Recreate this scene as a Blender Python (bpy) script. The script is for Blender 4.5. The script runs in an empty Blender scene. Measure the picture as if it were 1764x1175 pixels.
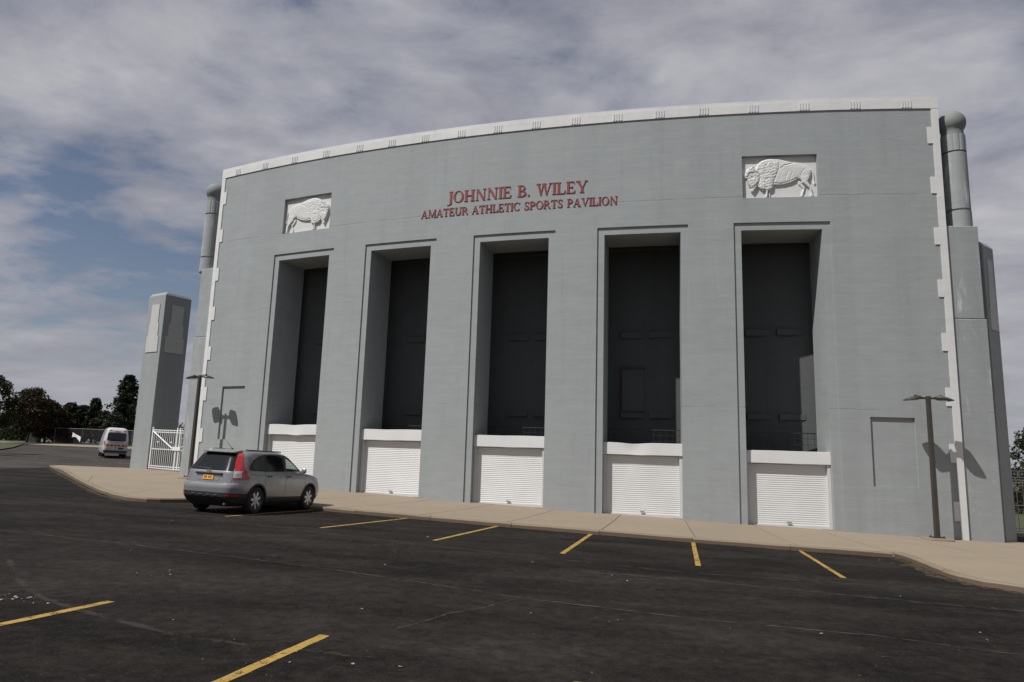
import bpy, bmesh, math, random
import numpy as np
from mathutils import Vector, Matrix
random.seed(7); np.random.seed(7)
scene = bpy.context.scene
COL = scene.collection
R_ = math.radians

# ------------------------------------------------------------------ camera
CAM_H = 1.955
PITCH, ROLL, FPX = 0.16443, 0.03058, 1211.35
cam_d = bpy.data.cameras.new('camera'); cam = bpy.data.objects.new('camera', cam_d); COL.objects.link(cam)
cam_d.sensor_width = 36.0; cam_d.lens = FPX/1764*36.0; cam_d.clip_start = 0.05; cam_d.clip_end = 3000
r0 = Vector((1, 0, 0)); u0 = Vector((0, -math.sin(PITCH), math.cos(PITCH))); f0 = Vector((0, math.cos(PITCH), math.sin(PITCH)))
rv = r0*math.cos(ROLL) + u0*math.sin(ROLL); uv = -r0*math.sin(ROLL) + u0*math.cos(ROLL)
M = Matrix((rv, uv, -f0)).transposed().to_4x4(); M.translation = Vector((0, 0, CAM_H)); cam.matrix_world = M
scene.camera = cam

# ------------------------------------------------------------------ sun + sky
SUN_TRAVEL = Vector((0.61, 0.39, -1.0)).normalized()
to_sun = -SUN_TRAVEL
SUN_EL = math.asin(to_sun.z); SUN_AZ = math.atan2(to_sun.x, to_sun.y)   # azimuth from +Y, clockwise
sun_d = bpy.data.lights.new('sun', 'SUN'); sun_d.energy = 5.0; sun_d.angle = R_(0.53); sun_d.color = (1.0, 0.975, 0.935)
sun = bpy.data.objects.new('sun', sun_d); COL.objects.link(sun)
sun.rotation_euler = SUN_TRAVEL.to_track_quat('-Z', 'Y').to_euler(); sun.location = (-30, -20, 60)

world = bpy.data.worlds.new('World'); scene.world = world; world.use_nodes = True
SKYX, SKYY = 4.9, 11.0
def build_world():
    nt = world.node_tree; N = nt.nodes; L = nt.links
    for n in list(N): N.remove(n)
    out = N.new('ShaderNodeOutputWorld'); bg = N.new('ShaderNodeBackground')
    sky = N.new('ShaderNodeTexSky'); sky.sky_type = 'NISHITA'; sky.sun_disc = False
    sky.sun_elevation = SUN_EL; sky.sun_rotation = SUN_AZ; sky.air_density = 1.1; sky.dust_density = 0.5; sky.ozone_density = 1.5
    tc = N.new('ShaderNodeTexCoord'); sep = N.new('ShaderNodeSeparateXYZ'); L.new(tc.outputs['Generated'], sep.inputs[0])
    def math_(op, a, b=None):
        m = N.new('ShaderNodeMath'); m.operation = op
        for i, v in enumerate((a, b)):
            if v is None: continue
            if isinstance(v, (int, float)): m.inputs[i].default_value = v
            else: L.new(v, m.inputs[i])
        return m.outputs[0]
    zz = math_('ADD', math_('MAXIMUM', sep.outputs[2], 0.0), 0.16)
    px = math_('DIVIDE', sep.outputs[0], zz); py = math_('DIVIDE', sep.outputs[1], zz)
    comb = N.new('ShaderNodeCombineXYZ'); L.new(px, comb.inputs[0]); L.new(py, comb.inputs[1])
    def noise(scale, loc, rot, sc, det, rough, dist):
        mp = N.new('ShaderNodeMapping'); mp.inputs['Location'].default_value = loc; mp.inputs['Rotation'].default_value = (0, 0, rot); mp.inputs['Scale'].default_value = sc
        L.new(comb.outputs[0], mp.inputs[0])
        n = N.new('ShaderNodeTexNoise'); n.inputs['Scale'].default_value = scale; n.inputs['Detail'].default_value = det; n.inputs['Roughness'].default_value = rough; n.inputs['Distortion'].default_value = dist
        L.new(mp.outputs[0], n.inputs['Vector']); return n.outputs['Fac']
    big = noise(0.55, (SKYX, SKYY, 0), 0.35, (1, 1.2, 1), 3, 0.5, 0.4)
    mid = noise(2.9, (0.4+SKYX, 5.2, 0), 0.5, (0.9, 1.15, 1), 9, 0.58, 0.25)
    fine = noise(3.0, (7.7, 2.2+SKYY, 0), 0.5, (0.9, 1.15, 1), 9, 0.58, 0.3)
    hz = math_('SUBTRACT', 0.30, math_('MULTIPLY', math_('ABSOLUTE', sep.outputs[2]), 2.2)); hz = math_('MAXIMUM', hz, 0.0)
    s = math_('ADD', math_('ADD', math_('MULTIPLY', big, 0.98), math_('MULTIPLY', mid, 0.78)), hz)
    ramp = N.new('ShaderNodeValToRGB'); ramp.color_ramp.elements[0].position = 0.72; ramp.color_ramp.elements[0].color = (0.0,)*3+(1,)
    ramp.color_ramp.elements[1].position = 0.96; ramp.color_ramp.elements[1].color = (1, 1, 1, 1)
    k = ramp.color_ramp.elements.new(0.83); k.color = (0.66,)*3+(1,)
    L.new(s, ramp.inputs[0])
    cr = N.new('ShaderNodeValToRGB'); e = cr.color_ramp.elements
    e[0].position = 0.33; e[0].color = (0.205, 0.213, 0.268, 1); e[1].position = 0.66; e[1].color = (0.52, 0.515, 0.55, 1)
    cf = math_('ADD', math_('MULTIPLY', fine, 0.62), math_('MULTIPLY', big, 0.38)); far = math_('MINIMUM', math_('ADD', math_('MULTIPLY', math_('MAXIMUM', sep.outputs[2], 0.0), 2.6), 0.15), 1.0)
    L.new(math_('ADD', 0.5, math_('MULTIPLY', math_('SUBTRACT', cf, 0.5), far)), cr.inputs[0])
    sc = N.new('ShaderNodeMix'); sc.data_type = 'RGBA'; sc.blend_type = 'MULTIPLY'; sc.inputs[0].default_value = 1
    L.new(sky.outputs[0], sc.inputs[6]); sc.inputs[7].default_value = (0.070, 0.062, 0.062, 1)
    mx = N.new('ShaderNodeMix'); mx.data_type = 'RGBA'
    L.new(ramp.outputs[0], mx.inputs[0]); L.new(sc.outputs[2], mx.inputs[6]); L.new(cr.outputs[0], mx.inputs[7])
    L.new(mx.outputs[2], bg.inputs[0]); bg.inputs[1].default_value = 1.0
    L.new(bg.outputs[0], out.inputs[0])
build_world()
scene.cycles.diffuse_bounces = 2
scene.view_settings.view_transform = 'Standard'; scene.view_settings.look = 'None'
scene.view_settings.exposure = -0.03; scene.view_settings.gamma = 1.0; scene.view_settings.use_curve_mapping = False

# ------------------------------------------------------------------ place geometry (metres)
KAP = 0.0149043; PH = -0.23143; AX, AY, SC = 3.85239, 24.15512, -4.05
CEN = (AX - math.sin(PH)/KAP, AY + math.cos(PH)/KAP); RAD = 1/KAP
def B(u, n, z):
    """u = metres along the curved facade from its axis, n = metres in front of it"""
    a = PH + KAP*(u+SC)
    return (CEN[0] + (RAD+n)*math.sin(a), CEN[1] - (RAD+n)*math.cos(a), z)
def ang(u): return PH + KAP*(u+SC)
def un(x, y):
    dx, dy = x-CEN[0], y-CEN[1]
    return (math.atan2(dx, -dy)-PH)/KAP - SC, math.hypot(dx, dy)-RAD
def clamp(v, a, b): return max(a, min(b, v))
def sst(a, b, x):
    t = clamp((x-a)/(b-a), 0, 1); return t*t*(3-2*t)
Z0 = 0.357123
def G(x, y): return Z0 - 0.03*clamp(x, -40, 25) - 0.01*clamp(y, -30, 60) + 1.25*sst(60, 100, y)
def zbase(u): return 0.1725 - 0.0306*(u+SC)
def ZS(x, y):
    """height of the pavement in front of the facade"""
    u, n = un(x, y); g = G(x, y)+0.14
    w = clamp(n/6.4, 0, 1)
    z = (1-w)*zbase(clamp(u, -22, 22)) + w*g
    k = sst(-19, -25, u); return z*(1-k)+g*k

# ------------------------------------------------------------------ materials
def new_mat(name):
    m = bpy.data.materials.new(name); m.use_nodes = True
    nt = m.node_tree; b = nt.nodes['Principled BSDF']; return m, nt, b
def nd(nt, t, **kw):
    n = nt.nodes.new(t)
    for k, v in kw.items():
        if k.startswith('_'): setattr(n, k[1:], v)
        else: n.inputs[k.replace('__', ' ')].default_value = v
    return n
def rgb(c): return (c[0], c[1], c[2], 1)
def objco(nt, scale=(1, 1, 1), loc=(0, 0, 0)):
    tc = nt.nodes.new('ShaderNodeTexCoord'); mp = nt.nodes.new('ShaderNodeMapping')
    mp.inputs['Scale'].default_value = scale; mp.inputs['Location'].default_value = loc
    nt.links.new(tc.outputs['Object'], mp.inputs[0]); return mp.outputs[0]
def mixc(nt, fac, a, b, blend='MIX'):
    m = nt.nodes.new('ShaderNodeMix'); m.data_type = 'RGBA'; m.blend_type = blend
    for i, v in ((0, fac), (6, a), (7, b)):
        if isinstance(v, (int, float)): m.inputs[i].default_value = v
        elif isinstance(v, tuple): m.inputs[i].default_value = rgb(v)
        else: nt.links.new(v, m.inputs[i])
    return m.outputs[2]
def mth(nt, op, a, b=None, c=None):
    m = nt.nodes.new('ShaderNodeMath'); m.operation = op
    for i, v in enumerate((a, b, c)):
        if v is None: continue
        if isinstance(v, (int, float)): m.inputs[i].default_value = v
        else: nt.links.new(v, m.inputs[i])
    return m.outputs[0]
def noise(nt, co, scale, det=5, rough=0.55, dist=0.0):
    n = nd(nt, 'ShaderNodeTexNoise', Scale=scale, Detail=det, Roughness=rough, Distortion=dist)
    nt.links.new(co, n.inputs['Vector']); return n.outputs['Fac']
def ramp(nt, f, p0, p1, c0=(0, 0, 0), c1=(1, 1, 1)):
    r = nt.nodes.new('ShaderNodeValToRGB'); e = r.color_ramp.elements
    e[0].position = p0; e[0].color = rgb(c0); e[1].position = p1; e[1].color = rgb(c1)
    nt.links.new(f, r.inputs[0]); return r.outputs[0]
def bump(nt, b, h, strength=0.3, dist=0.02):
    n = nd(nt, 'ShaderNodeBump', Strength=strength, Distance=dist)
    nt.links.new(h, n.inputs['Height']); nt.links.new(n.outputs[0], b.inputs['Normal'])
def simple(name, col, rough=0.6, metal=0.0, var=0.12, scale=6.0, bmp=0.0, spec=0.5, coat=0.0):
    m, nt, b = new_mat(name); co = objco(nt)
    f = noise(nt, co, scale)
    c0 = tuple(x*(1-var) for x in col); c1 = tuple(min(1, x*(1+var)) for x in col)
    nt.links.new(mixc(nt, f, c0, c1), b.inputs['Base Color'])
    b.inputs['Roughness'].default_value = rough; b.inputs['Metallic'].default_value = metal
    b.inputs['Specular IOR Level'].default_value = spec; b.inputs['Coat Weight'].default_value = coat
    if bmp: bump(nt, b, noise(nt, co, scale*6), bmp, 0.01)
    return m

def painted_concrete(name, col, cracks=(), stain=0.5, boards=True, lime=None):
    m, nt, b = new_mat(name); co = objco(nt)
    big = noise(nt, co, 0.35, 4, 0.6); midn = noise(nt, objco(nt, (0.9, 0.9, 2.6)), 1.6, 8, 0.65)
    streak = noise(nt, objco(nt, (1.6, 1.6, 0.10)), 2.2, 6, 0.65); seam = noise(nt, objco(nt, (0.55, 0.55, 0.02), (3, 1, 0)), 2.0, 2, 0.4); cloud = noise(nt, objco(nt, (0.6, 0.6, 0.9), (11, 5, 3)), 0.55, 6, 0.62, 0.9)
    patch = noise(nt, objco(nt, (0.5, 0.5, 1.1), (4, 2, 9)), 1.3, 3, 0.5, 0.6)
    grain = noise(nt, co, 28, 4, 0.6)
    c = mixc(nt, big, tuple(x*0.93 for x in col), tuple(x*1.06 for x in col))
    c = mixc(nt, ramp(nt, midn, 0.35, 0.75), c, tuple(x*0.90 for x in col))
    c = mixc(nt, mth(nt, 'MULTIPLY', ramp(nt, seam, 0.52, 0.66), 0.45*stain), c, tuple(x*0.76 for x in col)); c = mixc(nt, mth(nt, 'MULTIPLY', ramp(nt, cloud, 0.52, 0.72), 0.7*stain), c, tuple(x*0.78 for x in col))
    f = mth(nt, 'MULTIPLY', ramp(nt, streak, 0.54, 0.76), 0.45*stain); c = mixc(nt, f, c, tuple(x*0.55 for x in col))
    f = mth(nt, 'MULTIPLY', ramp(nt, patch, 0.55, 0.62), 0.22*stain); c = mixc(nt, f, c, (col[0]*1.12, col[1]*1.12, col[2]*1.10))
    tc = nt.nodes.new('ShaderNodeTexCoord'); sp = nt.nodes.new('ShaderNodeSeparateXYZ'); nt.links.new(tc.outputs['Object'], sp.inputs[0])
    hsum = None
    wob = mth(nt, 'MULTIPLY', mth(nt, 'SUBTRACT', noise(nt, objco(nt, (1, 1, 0.0)), 1.1, 6, 0.7), 0.5), 0.16)
    for (z0, th, lo) in cracks:
        d = mth(nt, 'ABSOLUTE', mth(nt, 'SUBTRACT', mth(nt, 'ADD', sp.outputs[2], wob), z0))
        line = mth(nt, 'LESS_THAN', d, th)
        gate = ramp(nt, noise(nt, objco(nt, (1, 1, 0.0), (z0*3.1, z0, 0)), 0.55, 4, 0.6), lo, lo+0.06)
        f = mth(nt, 'MULTIPLY', line, gate); c = mixc(nt, mth(nt, 'MULTIPLY', f, 0.6), c, tuple(x*0.35 for x in col))
    if lime:
        g = lime(nt, sp); c = mixc(nt, g, c, (0.72, 0.72, 0.71))
    nt.links.new(c, b.inputs['Base Color']); b.inputs['Roughness'].default_value = 0.75; b.inputs['Specular IOR Level'].default_value = 0.3
    h = mth(nt, 'MULTIPLY', grain, 0.35)
    if boards:
        bw = nt.nodes.new('ShaderNodeTexWave'); bw.wave_type = 'BANDS'; bw.bands_direction = 'Z'; bw.wave_profile = 'SAW'
        bw.inputs['Scale'].default_value = 0.9; bw.inputs['Distortion'].default_value = 0.5; bw.inputs['Detail'].default_value = 2; bw.inputs['Detail Scale'].default_value = 0.6
        nt.links.new(co, bw.inputs['Vector']); h = mth(nt, 'ADD', h, mth(nt, 'MULTIPLY', bw.outputs['Fac'], 0.2))
    h = mth(nt, 'ADD', h, mth(nt, 'MULTIPLY', midn, 0.8))
    bump(nt, b, h, 0.35, 0.02)
    return m

MAT = {}
WALL = (0.291, 0.310, 0.313)
MAT['wall'] = painted_concrete('painted grey concrete', WALL, cracks=((10.88, 0.010, 0.42), (9.30, 0.006, 0.56), (7.6, 0.006, 0.58), (5.2, 0.006, 0.58), (3.55, 0.009, 0.5), (2.2, 0.006, 0.6)))
MAT['wall_in_shade'] = painted_concrete('wall grey with inner shade painted in', tuple(x*0.30 for x in WALL), stain=0.8)  # same paint as the facade, with the shade of the bays put into its colour
def lime_r(nt, sp):
    n = noise(nt, objco(nt, (1.0, 1.0, 0.16)), 3.0, 6, 0.7, 0.4)
    n2 = noise(nt, objco(nt, (2.0, 2.0, 1.2)), 1.0, 6, 0.7)
    return mth(nt, 'MULTIPLY', mth(nt, 'MULTIPLY', ramp(nt, n, 0.55, 0.70), ramp(nt, n2, 0.45, 0.70)), 0.75)
MAT['buttress'] = painted_concrete('grey concrete with lime runs', tuple(x*0.97 for x in WALL), cracks=((3.55, 0.008, 0.4),), stain=0.8, lime=lime_r)
MAT['white'] = painted_concrete('white painted stone', (0.62, 0.62, 0.61), stain=0.55, boards=False)
MAT['pylon_panel'] = painted_concrete('pale grey painted panel', (0.46, 0.46, 0.45), stain=0.4, boards=False)
MAT['relief'] = painted_concrete('white painted carved relief', (0.60, 0.60, 0.585), stain=0.25, boards=False)
MAT['darkstone'] = painted_concrete('weathered dark stone', (0.20, 0.215, 0.21), stain=1.0, boards=False)
MAT['shutter'] = simple('white enamelled shutter steel', (0.60, 0.60, 0.595), 0.45, 0.0, 0.12, 1.1)
MAT['shutter_old'] = simple('chalky white shutter steel', (0.52, 0.52, 0.51), 0.5, 0.0, 0.10, 2.5)
MAT['rust'] = simple('rusty steel edge', (0.055, 0.038, 0.026), 0.8, 0, 0.4, 20)
MAT['red'] = simple('red letter face', (0.205, 0.022, 0.018), 0.45, 0, 0.1, 4)
MAT['letter_side'] = simple('dark letter return', (0.03, 0.022, 0.022), 0.6)
MAT['bronze'] = simple('dark bronze lamp metal', (0.055, 0.048, 0.040), 0.55, 0.3, 0.25, 9)
MAT['lens'] = simple('lamp lens', (0.45, 0.43, 0.38), 0.2, 0, 0.05)
MAT['footing'] = simple('rough footing concrete', (0.20, 0.17, 0.12), 0.9, 0, 0.35, 14, 0.6)
MAT['gatewhite'] = simple('white gate paint', (0.68, 0.68, 0.67), 0.5, 0, 0.08, 8)
MAT['gategrey'] = simple('dull silver gate paint', (0.42, 0.43, 0.43), 0.5, 0.2, 0.1, 8)
MAT['black'] = simple('black plastic', (0.018, 0.018, 0.019), 0.55, 0, 0.2, 12)
MAT['tyre'] = simple('tyre rubber', (0.020, 0.020, 0.020), 0.85, 0, 0.25, 30)
MAT['alloy'] = simple('alloy wheel', (0.52, 0.52, 0.53), 0.30, 0.85, 0.05, 5)
MAT['chrome'] = simple('chrome', (0.7, 0.7, 0.7), 0.15, 1.0, 0.02)
MAT['tail'] = simple('red tail lamp', (0.42, 0.012, 0.014), 0.12, 0, 0.1, 40, coat=1.0)
MAT['tailwhite'] = simple('clear lamp', (0.62, 0.60, 0.60), 0.15, 0.2, 0.2, 60, coat=1.0)
MAT['plate'] = simple('orange licence plate', (0.78, 0.36, 0.03), 0.45, 0, 0.1, 20)
MAT['plate_ink'] = simple('plate ink', (0.02, 0.025, 0.06), 0.5)
MAT['vanwhite'] = simple('white van paint', (0.50, 0.50, 0.51), 0.3, 0, 0.04, 3, coat=0.6)
MAT['yellow_refl'] = simple('yellow chevron film', (0.62, 0.42, 0.02), 0.5)
MAT['red_refl'] = simple('red chevron film', (0.30, 0.02, 0.02), 0.5)
MAT['orange'] = simple('orange marker', (0.60, 0.14, 0.02), 0.4)
MAT['trunk'] = simple('bark', (0.045, 0.036, 0.028), 0.9, 0, 0.4, 8, 0.6)
MAT['tarp'] = simple('white tarpaulin', (0.78, 0.78, 0.78), 0.6, 0, 0.05, 2)
MAT['pale_house'] = simple('pale siding', (0.42, 0.44, 0.47), 0.7, 0, 0.08, 2)
MAT['roofing'] = simple('grey roofing', (0.10, 0.10, 0.11), 0.8, 0, 0.2, 4)
MAT['steel'] = simple('galvanised steel', (0.20, 0.205, 0.21), 0.5, 0.6, 0.15, 6)
MAT['paper'] = simple('paper scraps', (0.24, 0.22, 0.19), 0.8, 0, 0.3, 9)
def car_paint(name, col):
    m, nt, b = new_mat(name); co = objco(nt)
    f = noise(nt, co, 900, 2); c = mixc(nt, f, tuple(x*0.86 for x in col), tuple(x*1.12 for x in col))
    dirt = ramp(nt, noise(nt, objco(nt, (1, 1, 2)), 2.2, 6, 0.6), 0.45, 0.85); c = mixc(nt, mth(nt, 'MULTIPLY', dirt, 0.25), c, (0.12, 0.11, 0.10))
    nt.links.new(c, b.inputs['Base Color']); b.inputs['Metallic'].default_value = 0.38; b.inputs['Roughness'].default_value = 0.28
    b.inputs['Coat Weight'].default_value = 1.0; b.inputs['Coat Roughness'].default_value = 0.04; return m
MAT['silver'] = car_paint('silver grey metallic paint', (0.27, 0.267, 0.277))
MAT['carblue'] = car_paint('dull blue grey paint', (0.16, 0.17, 0.20))
def glass(name, tint, trans):
    m, nt, b = new_mat(name)
    b.inputs['Base Color'].default_value = rgb(tint); b.inputs['Roughness'].default_value = 0.06; b.inputs['Specular IOR Level'].default_value = 0.5
    if trans > 0:
        t = nd(nt, 'ShaderNodeBsdfTransparent'); t.inputs[0].default_value = (0.72, 0.80, 0.75, 1)
        mx = nd(nt, 'ShaderNodeMixShader'); mx.inputs[0].default_value = trans
        nt.links.new(b.outputs[0], mx.inputs[1]); nt.links.new(t.outputs[0], mx.inputs[2])
        nt.links.new(mx.outputs[0], nt.nodes['Material Output'].inputs[0])
    return m
MAT['darkglass'] = glass('dark tinted glass', (0.010, 0.011, 0.012), 0)
MAT['glass'] = glass('window glass', (0.02, 0.025, 0.022), 0.75)

def asphalt(name, col, patch=0.5, rough=0.85):
    m, nt, b = new_mat(name); co = objco(nt)
    big = noise(nt, objco(nt, (0.28, 0.75, 1)), 1.0, 5, 0.6, 0.5); midn = noise(nt, objco(nt, (0.6, 1.6, 1), (5, 3, 0)), 1.1, 8, 0.68, 0.3)
    gr = noise(nt, co, 130, 3, 0.7); agg = noise(nt, co, 45, 3, 0.6)
    c = mixc(nt, ramp(nt, big, 0.36, 0.66), tuple(x*0.50 for x in col), tuple(x*1.35 for x in col))
    blot = noise(nt, objco(nt, (0.22, 0.45, 1), (9, 4, 0)), 1.6, 4, 0.55, 0.8); c = mixc(nt, mth(nt, 'MULTIPLY', ramp(nt, blot, 0.50, 0.66), 0.6), c, tuple(x*0.45 for x in col))
    c = mixc(nt, mth(nt, 'MULTIPLY', ramp(nt, midn, 0.50, 0.76), patch), c, (col[0]*2.05, col[1]*1.95, col[2]*1.9))
    c = mixc(nt, mth(nt, 'MULTIPLY', ramp(nt, agg, 0.55, 0.70), 0.55), c, tuple(x*2.4 for x in col))
    meso = noise(nt, co, 7.0, 6, 0.75); c = mixc(nt, ramp(nt, meso, 0.38, 0.68), mixc(nt, 1.0, c, (0.62, 0.62, 0.62), 'MULTIPLY'), mixc(nt, 1.0, c, (1.35, 1.33, 1.30), 'MULTIPLY'))
    sp = noise(nt, co, 22, 2, 0.5); c = mixc(nt, mth(nt, 'MULTIPLY', ramp(nt, sp, 0.745, 0.76), 0.6), c, (0.16, 0.15, 0.13))
    nt.links.new(c, b.inputs['Base Color']); b.inputs['Roughness'].default_value = rough; b.inputs['Specular IOR Level'].default_value = 0.06
    bump(nt, b, mth(nt, 'ADD', gr, mth(nt, 'MULTIPLY', agg, 0.6)), 0.55, 0.008); return m
ASPH = (0.0205, 0.0182, 0.0165)
MAT['asphalt'] = asphalt('sealed asphalt', ASPH)
MAT['asphalt_old'] = asphalt('older grey asphalt', (0.062, 0.056, 0.051), 0.25)
def worn_paint(name, col, wear, under=ASPH, sc=9.0, keep=1.0):
    m, nt, b = new_mat(name); co = objco(nt)
    n1 = noise(nt, co, sc, 8, 0.7); n2 = noise(nt, co, 60, 4, 0.7)
    f = ramp(nt, mth(nt, 'ADD', mth(nt, 'MULTIPLY', n1, 0.62), mth(nt, 'MULTIPLY', n2, 0.38)), wear-0.03, wear+0.03)
    c = mixc(nt, noise(nt, co, 2.5), tuple(x*0.8 for x in col), tuple(x*1.1 for x in col))
    nt.links.new(c, b.inputs['Base Color']); b.inputs['Roughness'].default_value = 0.8; b.inputs['Specular IOR Level'].default_value = 0.1
    bump(nt, b, n2, 0.3, 0.004)
    t = nd(nt, 'ShaderNodeBsdfTransparent'); mx = nd(nt, 'ShaderNodeMixShader'); nt.links.new(mth(nt, 'MULTIPLY', f, 1.0) if keep >= 1 else mth(nt, 'ADD', mth(nt, 'MULTIPLY', f, keep), 1-keep), mx.inputs[0])
    nt.links.new(b.outputs[0], mx.inputs[1]); nt.links.new(t.outputs[0], mx.inputs[2]); nt.links.new(mx.outputs[0], nt.nodes['Material Output'].inputs[0]); return m
MAT['yellow'] = worn_paint('worn yellow stall paint', (0.34, 0.225, 0.062), 0.56)
MAT['crackfill'] = worn_paint('dusty crack', (0.085, 0.072, 0.058), 0.535, ASPH, 4.0, 0.75)
MAT['scuff'] = worn_paint('faint chalky scuff', (0.070, 0.064, 0.058), 0.52, ASPH, 3.0, 0.42)
def concrete(name, col, rough=0.85):
    m, nt, b = new_mat(name); co = objco(nt)
    big = noise(nt, objco(nt, (0.5, 0.9, 1)), 0.8, 5, 0.6); st = noise(nt, co, 2.3, 7, 0.7, 0.6); gr = noise(nt, co, 60, 4, 0.7)
    c = mixc(nt, big, tuple(x*0.86 for x in col), tuple(x*1.10 for x in col))
    c = mixc(nt, mth(nt, 'MULTIPLY', ramp(nt, st, 0.52, 0.80), 0.45), c, tuple(x*0.62 for x in col))
    c = mixc(nt, mth(nt, 'MULTIPLY', ramp(nt, gr, 0.60, 0.75), 0.25), c, tuple(x*0.6 for x in col))
    oi = nt.nodes.new('ShaderNodeObjectInfo'); c = mixc(nt, mth(nt, 'MULTIPLY', oi.outputs['Random'], 0.16), c, tuple(x*0.7 for x in col))
    nt.links.new(c, b.inputs['Base Color']); b.inputs['Roughness'].default_value = rough; b.inputs['Specular IOR Level'].default_value = 0.25
    bump(nt, b, mth(nt, 'ADD', gr, st), 0.3, 0.006); return m
MAT['walk'] = concrete('tan pavement concrete', (0.252, 0.206, 0.150))
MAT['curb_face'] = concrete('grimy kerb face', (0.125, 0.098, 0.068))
MAT['curb'] = concrete('kerb concrete', (0.21, 0.165, 0.115))
def grass_m():
    m, nt, b = new_mat('mown grass'); co = objco(nt)
    f = noise(nt, co, 0.5, 8, 0.7); g = noise(nt, co, 9, 4, 0.7)
    c = mixc(nt, ramp(nt, f, 0.35, 0.7), (0.035, 0.050, 0.014), (0.075, 0.075, 0.028)); c = mixc(nt, mth(nt, 'MULTIPLY', g, 0.4), c, (0.02, 0.03, 0.01))
    nt.links.new(c, b.inputs['Base Color']); b.inputs['Roughness'].default_value = 0.9; bump(nt, b, g, 0.8, 0.05); return m
MAT['grass'] = grass_m()
def leaf_m(name, cols):
    m, nt, b = new_mat(name); gi = nt.nodes.new('ShaderNodeNewGeometry')
    r = nt.nodes.new('ShaderNodeValToRGB'); r.color_ramp.interpolation = 'LINEAR'; e = r.color_ramp.elements
    e[0].position = 0; e[0].color = rgb(cols[0]); e[1].position = 1; e[1].color = rgb(cols[-1])
    for i, c in enumerate(cols[1:-1]): k = e.new((i+1)/(len(cols)-1)); k.color = rgb(c)
    f = noise(nt, objco(nt), 0.55, 3); s = mth(nt, 'ADD', mth(nt, 'MULTIPLY', gi.outputs['Random Per Island'], 0.55), mth(nt, 'MULTIPLY', f, 0.5))
    nt.links.new(s, r.inputs[0]); nt.links.new(r.outputs[0], b.inputs['Base Color']); b.inputs['Roughness'].default_value = 0.6; b.inputs['Specular IOR Level'].default_value = 0.2
    tr = nd(nt, 'ShaderNodeBsdfTranslucent'); nt.links.new(r.outputs[0], tr.inputs[0]); mx = nd(nt, 'ShaderNodeMixShader'); mx.inputs[0].default_value = 0.25
    nt.links.new(b.outputs[0], mx.inputs[1]); nt.links.new(tr.outputs[0], mx.inputs[2]); nt.links.new(mx.outputs[0], nt.nodes['Material Output'].inputs[0]); return m
MAT['leaf_green'] = leaf_m('dull green leaves', [(0.012, 0.018, 0.006), (0.026, 0.034, 0.011), (0.050, 0.056, 0.018)])
MAT['leaf_autumn'] = leaf_m('turning leaves', [(0.014, 0.014, 0.006), (0.030, 0.022, 0.009), (0.060, 0.029, 0.011)])
MAT['needle'] = leaf_m('pine needles', [(0.007, 0.013, 0.006), (0.015, 0.024, 0.010), (0.027, 0.038, 0.016)])
def mesh_m():
    m, nt, b = new_mat('chain link mesh'); b.inputs['Base Color'].default_value = (0.012, 0.013, 0.013, 1); b.inputs['Roughness'].default_value = 0.6
    t = nd(nt, 'ShaderNodeBsdfTransparent'); mx = nd(nt, 'ShaderNodeMixShader'); mx.inputs[0].default_value = 0.5
    nt.links.new(b.outputs[0], mx.inputs[1]); nt.links.new(t.outputs[0], mx.inputs[2]); nt.links.new(mx.outputs[0], nt.nodes['Material Output'].inputs[0]); return m
MAT['fence_mesh'] = mesh_m()
MAT['windscreen'] = simple('dark green windscreen cloth', (0.012, 0.016, 0.016), 0.9)

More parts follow.
